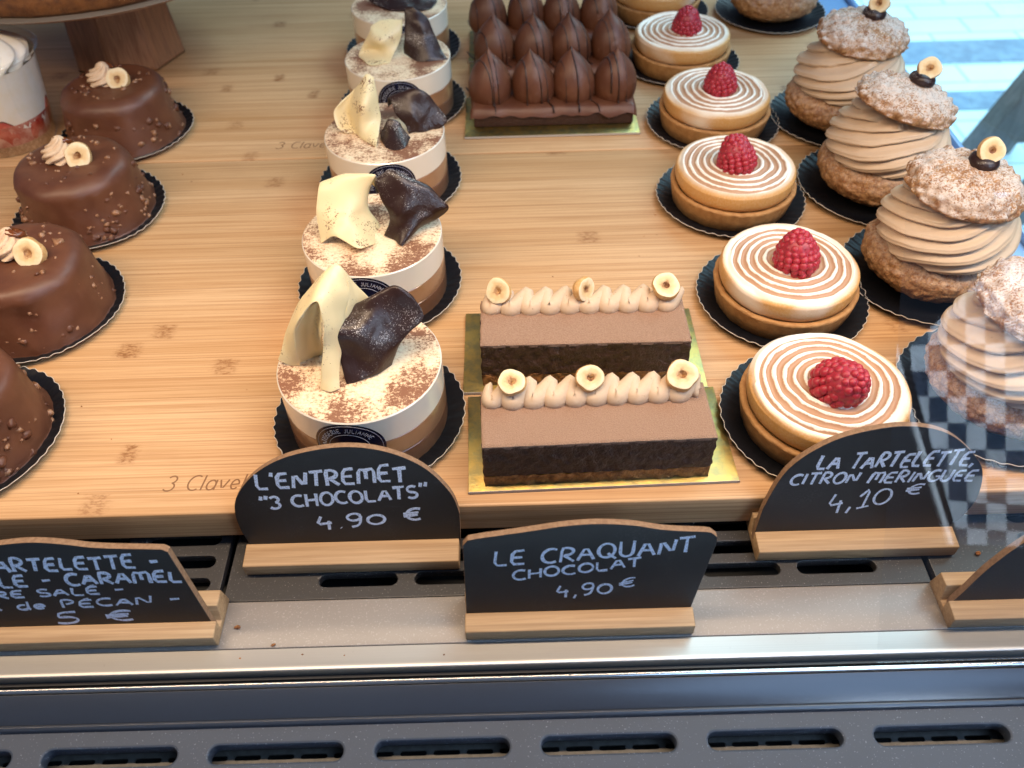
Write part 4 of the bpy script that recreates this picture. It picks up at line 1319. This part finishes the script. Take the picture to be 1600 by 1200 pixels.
# ------------------------------------------------------------------ choux puffs with coffee cream
def puff(x, y, label, seed, lid_tilt, cap=(0, 0)):
    root = thing('choux_puff', label, 'choux bun', (x, y, .07), 0, 'tall choux buns with piped cream')
    rg = random.Random(seed)
    sv = Vector((seed * 4.1, seed * 1.3, 2.0))
    def crust(p, a=.16):
        d = Vector(p)
        v = noise.voronoi(d * 1.5 + sv)[0]
        return a * .9 * min(1.0, (v[1] - v[0]) * 1.6) - a * .6 + .05 * noise.noise(d * 2.6 + sv) + .03 * noise.noise(d * 6 + sv)
    m = MB()
    prof = []
    N = 46
    for i in range(N):
        u = i / (N - 1)
        a = -R(62) + R(108) * u
        prof.append((max(.01, 4.05 * cos(a)) if i else 2.2, 1.80 + 2.05 * sin(a)))
    prof = [(.01, .0), (1.6, .0)] + prof + [(2.2, 3.12), (.01, 3.1)]
    def fn(r, z, th, i):
        if i < 2 or i > N + 1:
            return r, z
        p = Vector((r * cos(th), r * sin(th), z))
        k = crust(p) + .28 * noise.noise(p * .22 + sv)
        return r + k, max(0.0, z + .10 * noise.noise(p * .5 + sv))
    m.lathe(prof, 180, fn, 0, lambda i, j: {'sugar': .35})
    m.build('choux_base', 'craquelin', root, sharp=180)
    # piped cream in steep folds
    c = MB()
    n1 = 60
    fl = 8
    def cp(i, j):
        u = i / (n1 - 1)
        th = tau * j / 180
        z = 2.95 + 2.95 * u
        Rr = 3.30 + .42 * sin(pi * min(1, u * 1.15 + .1)) - .70 * u ** 2.2
        ph = (fl * th / tau - 4.0 * u + .55 * noise.noise(Vector((cos(th) * 1.0, sin(th) * 1.0, u * 1.2 + seed))) + .06 * noise.noise(Vector((cos(th) * 4, sin(th) * 4, u * 5 + seed)))) % 1.0
        fold = (sin(ph / .66 * pi / 2) ** 1.1 if ph < .66 else cos((ph - .66) / .34 * pi / 2) ** .8) - .5
        r = Rr + .46 * fold + .045 * sin(ph * tau * 3) * (1 if ph < .66 else 0) + .14 * noise.noise(Vector((cos(th) * 1.5, sin(th) * 1.5, u * 3)) + sv)
        if u > .97:
            r *= .35
        ca, sa = cap
        return (r * cos(th) + ca * u * u, r * sin(th) + sa * u * u, z)
    c.surf(cp, n1, 180, False, True)
    c.build('piped_cream', 'coffee_cream', root, sharp=180)
    # the lid
    l = MB()
    prof = []
    for i in range(40):
        a = R(-78) + R(168) * i / 39
        rr = 3.28 * cos(a) if a < 0 else 3.28 * max(0.0, cos(a)) ** .9
        prof.append((max(.01, rr), (.55 if a < 0 else 1.55) * sin(a) + .55))
    prof = [(.01, .02)] + prof
    def fl_(r, z, th, i):
        p = Vector((r * cos(th), r * sin(th), z)) + Vector((20, 0, 0))
        k = crust(p, .30)
        f = min(1, r / 1.0)
        s_ = 1 if z > .5 else .5
        return max(.005, r + k * (.9 if z < 1.2 else .4) * f), z + k * (.9 if z > .6 else .2) + .10 * noise.noise(p * .35 + sv)
    l.lathe(prof, 140, fl_, 0, lambda i, j: {'sugar': 1.0})
    T = tilt(lid_tilt[0], lid_tilt[1], 0, (cap[0], cap[1], 5.62))
    l.xform(T)
    l.build('choux_lid', 'craquelin', root, sharp=180)
    g = MB(); g.lathe([(.80, -.1), (.82, .12), (.74, .30), (.55, .44), (.28, .52), (.01, .54)], 28,
                      lambda r, z, th, i: (r * (1 + .06 * noise.noise(Vector((cos(th) * 2, sin(th) * 2, seed)))), z))
    g.xform(T @ tilt(0, 0, 0, (.45, .25, 2.05)))
    g.build('ganache_dot', 'ganache', root, sharp=180)
    h = hazelnut_bm(T @ tilt(50, -26, rg.uniform(-15, 10), (.5, .2, 2.86)), .70, seed + 9)
    h.build('hazelnut', HZ, root, sharp=32)
for (x, y, s, lt, cp_, lab, plab) in (
    (25.4, 29.3, 1, (2, 3), (.2, .3), 'choux bun nearest the glass, cut by the right edge, check reflections on it', 'black paper under the choux bun nearest the glass'),
    (25.4, 39.4, 2, (2, 4), (.25, .2), 'choux bun second from the glass with hazelnut upright on its sugared lid', 'black paper under the choux bun second from the glass'),
    (25.2, 49.1, 3, (-3, 12), (.35, .1), 'choux bun third from the glass, lid slipped to the right', 'black paper under the choux bun third from the glass'),
    (25.4, 58.4, 4, (3, 2), (.5, .6), 'choux bun fourth from the glass, hazelnut cut by the upper edge', 'black paper under the choux bun fourth from the glass'),
    (24.9, 77.9, 5, (0, 0), (0, 0), 'farthest choux bun, only its browned lower half in view', 'black paper under the farthest choux bun')):
    paper(x, y, plab)
    puff(x, y, lab, s, lt, cp_)

# ------------------------------------------------------------------ cake stand with its big tart, strawberry cup
root = thing('cake_stand', 'wooden cake stand with faceted foot holding a big chocolate tart', 'cake stand', (-33.2, 73.3, 0))
m = MB()
prof = [(.01, 0), (4.7, 0), (4.9, .15), (4.85, .5), (4.5, 4.5), (4.35, 8.6), (.01, 8.6)]
m.lathe(prof, 8); m.build('foot', 'stand_wood', root, smooth=False, bevel=.22, seg=3)
m = MB(); m.lathe([(.01, 8.62), (14.0, 8.62), (14.2, 8.75), (14.2, 8.95), (14.0, 9.0), (.01, 9.0)], 96); m.build('top_disc', 'stand_wood', root, sharp=40)
m = MB(); m.lathe([(.01, 9.02), (14.85, 9.02), (14.9, 9.05), (14.9, 9.09), (14.85, 9.12), (.01, 9.12)], 128)
tag(m.build('cake_disc', 'clear_disc'), 'thin pale disc between the cake stand and the big tart', 'cake disc').location = Vector((-33.2, 73.3, 0)) * CM
root = thing('chocolate_tart', 'big round chocolate tart with browned crust on the cake stand', 'tart', (-33.2, 73.3, 9.14))
m = MB()
m.lathe([(.01, 0), (14.2, 0), (14.5, .3), (14.75, 1.7), (14.6, 1.95), (.01, 1.95)], 160,
        lambda r, z, th, i: (r + (.12 * noise.noise(Vector((cos(th) * 9, sin(th) * 9, z))) if r > 5 else 0), z + (.10 * noise.noise(Vector((cos(th) * 14, sin(th) * 14, 2))) if z > 1 else 0)))
m.build('crust', 'cake_crust', root)
m = MB()
m.lathe([(14.55, 1.75), (14.6, 2.1), (14.3, 2.55), (13.6, 2.75), (8, 2.8), (.01, 2.85)], 160,
        lambda r, z, th, i: (r + (.18 * noise.noise(Vector((cos(th) * 8, sin(th) * 8, 5))) if r > 12 else 0), z))
m.build('glaze', 'cake_glaze', root)

root = thing('strawberry_cup', 'clear plastic cup of strawberries under white whipped cream', 'dessert cup', (-38.0, 59.2, 0))
def cr_(z):
    return 3.0 + 1.0 * (z / 6.8)
m = MB()
m.lathe([(.01, .02), (cr_(0), .02), (cr_(3), 3), (cr_(6.4), 6.4), (cr_(6.6) + .02, 6.6), (cr_(6.8) + .28, 6.68), (cr_(6.8) + .34, 6.82), (cr_(6.8) + .22, 6.94), (cr_(6.8) + .02, 6.88)], 64)
m.build('cup', 'cup_glass', root, sharp=180)
m = MB(); m.lathe([(.01, .06), (cr_(0) - .06, .06), (cr_(.8) - .06, .8), (.01, .8)], 48); m.build('biscuit_layer', 'crumble', root)
m = MB(); m.lathe([(.01, .81), (cr_(.81) - .07, .81), (cr_(2.6) - .07, 2.4), (.01, 2.4)], 48); m.build('compote', 'compote', root)
m = MB()
def wav(th):
    return 2.1 + .75 * sin(5 * th + .6) + .3 * sin(9 * th)
m.surf(lambda i, j: ((cr_(wav(tau * j / 96) + (6.2 - wav(tau * j / 96)) * i / 12) - .05) * cos(tau * j / 96), (cr_(wav(tau * j / 96) + (6.2 - wav(tau * j / 96)) * i / 12) - .05) * sin(tau * j / 96),
                     wav(tau * j / 96) + (6.2 - wav(tau * j / 96)) * i / 12), 13, 96, False, True)
m.build('cream', 'chantilly', root)
m = rosette_bm(3.75, 2.9, 12, .7, .14); m.v = [(a, b, c + 5.9) for a, b, c in m.v]
m.build('cream_swirl', 'chantilly', root, sharp=180)
for k in range(9):
    th = tau * k / 9 + .25
    m = MB()
    m.ball((0, 0, 0), (.75, .16, 1.15), 14, 10, 0, None, k, .3)
    m.xform(Matrix.Rotation(th + pi / 2, 4, 'Z') @ tilt(8, (-1) ** k * 8, 0, (0, 0, 0)))
    m.v = [(a + (cr_(1.6) - .17) * cos(th), b + (cr_(1.6) - .17) * sin(th), c + 1.75) for a, b, c in m.v]
    m.build('strawberry_slice', 'strawberry', root, sharp=180)

# ------------------------------------------------------------------ chalk signs in wooden feet
def sign(label, x0, x1, yf, outline, lines, seed, ypan=1.0, rz=0.0):
    """foot from x0 to x1 with its front at yf; outline and lines are (x, t): t up the leaning board"""
    root = thing('price_sign', label, 'price sign', ((x0 + x1) / 2, yf, Zd), rz, 'black chalk price signs with wooden feet')
    cx = (x0 + x1) / 2
    w = (x1 - x0) / 2
    lean = R(12)
    hb = 1.0
    sl = .42                                       # slot half of the board
    def prism(name, prof):
        n = len(prof)
        mb = MB()
        v = [(-w, y, z) for y, z in prof] + [(w, y, z) for y, z in prof]
        mb.add(v, [(k, (k + 1) % n, n + (k + 1) % n, n + k) for k in range(n)] + [tuple(range(n - 1, -1, -1)), tuple(range(n, 2 * n))])
        return mb.build(name, 'pine', root, bevel=.05, seg=2)
    a = ypan
    tb = .34
    prism('wooden_foot', [(.08, 0), (2.35, 0), (2.4, .1), (2.15, hb + .35), (a + tb + .02 + .2, hb + .35), (a + tb + .02 + .02, .35), (a + .05 - .02, .35), (a - .02 + .02, hb), (.0, hb - .12), (.0, .2)])
    ol = [(x - cx, t) for x, t in outline]
    p = slab('chalkboard', ol, [], tb, ['slate', 'mdf'], root, bevel=.03, front=True)
    p.rotation_euler = (pi / 2 - lean, 0, 0)
    p.location = Vector((0, a, hb)) * CM
    ch = MB()
    for i, (txt, ax, at_, bx, bt, h, slant, rad) in enumerate(lines):
        for st in strokes(txt, ax - cx, at_, bx - cx, bt, h, slant, .05, .15, seed * 10 + i):
            ch.tube([(q[0], q[1], .0) for q in st], [rad * .84 * (.86 + .34 * noise.noise(Vector((q[0] * 2.3, q[1] * 2.3, seed)))) for q in st], 8, flat=(0, 0, 1))
    if lines:
        o = ch.build('chalk_writing', 'chalk', p, smooth=False)
    return root
def smooth_outline(ps, n=6):
    return [(v.x, v.y) for v in cr([(a, b, 0) for a, b in ps], n)]

o1 = [(-2.78, -.55), (-2.74, 0)] + smooth_outline([(-2.69, 1.6), (-3.05, 2.95), (-4.17, 4.52), (-5.81, 5.50), (-7.78, 5.82), (-10.14, 5.38), (-11.8, 4.45), (-12.9, 3.15), (-13.25, 2.0), (-13.18, .8)]) + [(-13.0, .1), (-12.95, -.55)]
sign('black arched price sign reading entremet 3 chocolats, before the nearest mousse cake', -13.15, -2.78, 21.3, o1[::-1],
     (("L'ENTREMET", -11.95, 3.46, -4.95, 3.74, .92, .06, .12), ('"3 CHOCOLATS"', -11.95, 2.22, -4.1, 2.72, .74, .06, .105), ('4.90 €', -9.55, .80, -4.4, 1.28, .82, .05, .10)), 1, 1.2)
o2 = [(7.72, -.55), (8.52, 4.0), (8.5, 4.35), (8.24, 4.6)] + smooth_outline([(8.0, 4.66), (6.3, 4.83), (4.9, 5.15), (3.4, 5.29), (2.0, 5.21), (.6, 4.98), (-1.6, 4.64)]) + [(-2.05, 4.54), (-2.26, 4.25), (-2.34, -.55)]
sign('black wavy topped price sign reading le craquant chocolat, on the steel rail', -2.42, 7.92, 17.6, o2[::-1],
     (('LE CRAQUANT', -1.0, 2.93, 7.6, 3.56, .86, .10, .095), ('CHOCOLAT', -.2, 2.06, 5.4, 2.72, .58, .08, .085), ('4,90', 1.7, .82, 4.2, 1.1, .78, .12, .08), ('€', 4.5, 1.30, 5.3, 1.5, .52, .2, .06)), 2, .9)
o3 = [(20.9, -.55), (20.95, .0)] + smooth_outline([(21.4, .4), (21.85, 1.7), (21.68, 3.3), (21.0, 4.4), (19.6, 5.62), (18.1, 6.15), (16.4, 6.13), (14.3, 5.46), (12.6, 3.9), (11.8, 1.5)]) + [(11.64, .0), (11.62, -.55)]
sign('black arched price sign reading la tartelette citron, before the nearest tartlet', 11.6, 21.2, 21.3, o3[::-1],
     (('LA TARTELETTE,', 13.85, 3.86, 21.1, 3.88, .84, .22, .105), ('CITRON MERINGUEE', 12.75, 2.98, 21.35, 2.9, .66, .22, .09), ('4,10', 14.8, 1.1, 17.75, 1.65, 1.22, .2, .085), ('€', 18.3, 2.12, 19.15, 2.18, .62, .25, .075)), 3, 1.1)
o4 = [(-13.9, -.4), (-14.76, 4.2), (-14.8, 4.42), (-15.0, 4.56)] + smooth_outline([(-15.5, 4.6), (-17.7, 4.76), (-19.0, 5.02), (-20.3, 5.18), (-21.7, 5.07), (-23.2, 4.76), (-26.2, 4.58)]) + [(-26.6, 4.5), (-26.8, 4.25), (-27.3, -.4)]
sign('black price sign for the pecan tartelette with five lines of chalk, at left', -27.5, -13.7, 17.68, o4[::-1],
     (('LA TARTELETTE -', -24.9, 3.52, -15.3, 3.50, .76, .06, .115), ('VANILLE - CARAMEL', -25.7, 2.52, -14.6, 2.62, .68, .06, .11), ('BEURRE SALÉ -', -25.9, 1.80, -17.25, 1.98, .46, .06, .085),
      ('NOiX de PÉCAN -', -25.9, 1.02, -14.95, 1.26, .50, .06, .085), ('5 €', -20.85, .08, -17.2, .24, .74, .05, .095)), 4, .78)
o5 = [(32.0, -.4)] + smooth_outline([(32.1, 1.8), (31.2, 3.9), (29.0, 5.6), (26.5, 6.2), (24.4, 5.7), (22.2, 4.0), (20.84, 3.08 - .9), (20.1, .6)]) + [(19.75, -.1), (19.7, -.4)]
sign('black price sign cut by the right edge, no writing in view', 19.5, 31.0, 17.55, o5[::-1], (), 5, .9)

# a few crumbs on the strip in front
rg = random.Random(3)
m = MB()
for (x, y, s) in ((-13.0, 18.6, .13), (-11.2, 17.7, .10), (-9.8, 17.2, .05), (-7.9, 17.1, .05), (-3.4, 17.0, .05), (-12.6, 17.1, .05), (22.4, 21.4, .16)):
    m.ball((x, y, Zd + s * .5), (s, s * .7, s * .6), 7, 5, 0, None, x, .8)
for k in range(26):                                # and on the boards round the cakes
    cx_, cy_ = rg.choice(((-23.2, 30), (-23.4, 41), (-23.6, 52), (-2.8, 28), (10.6, 27), (-12.6, 33), (4, 38), (10, 45)))
    x, y, s = cx_ + rg.gauss(0, .9), cy_ + rg.gauss(0, 2.2), rg.uniform(.025, .06)
    m.ball((x, y, s * .5), (s, s * .7, s * .6), 6, 4, 0, None, x, .8)
tag(m.build('crumbs', 'craq_base'), 'few brown crumbs fallen on the grey strip, the rail and the boards', None, kind='stuff')
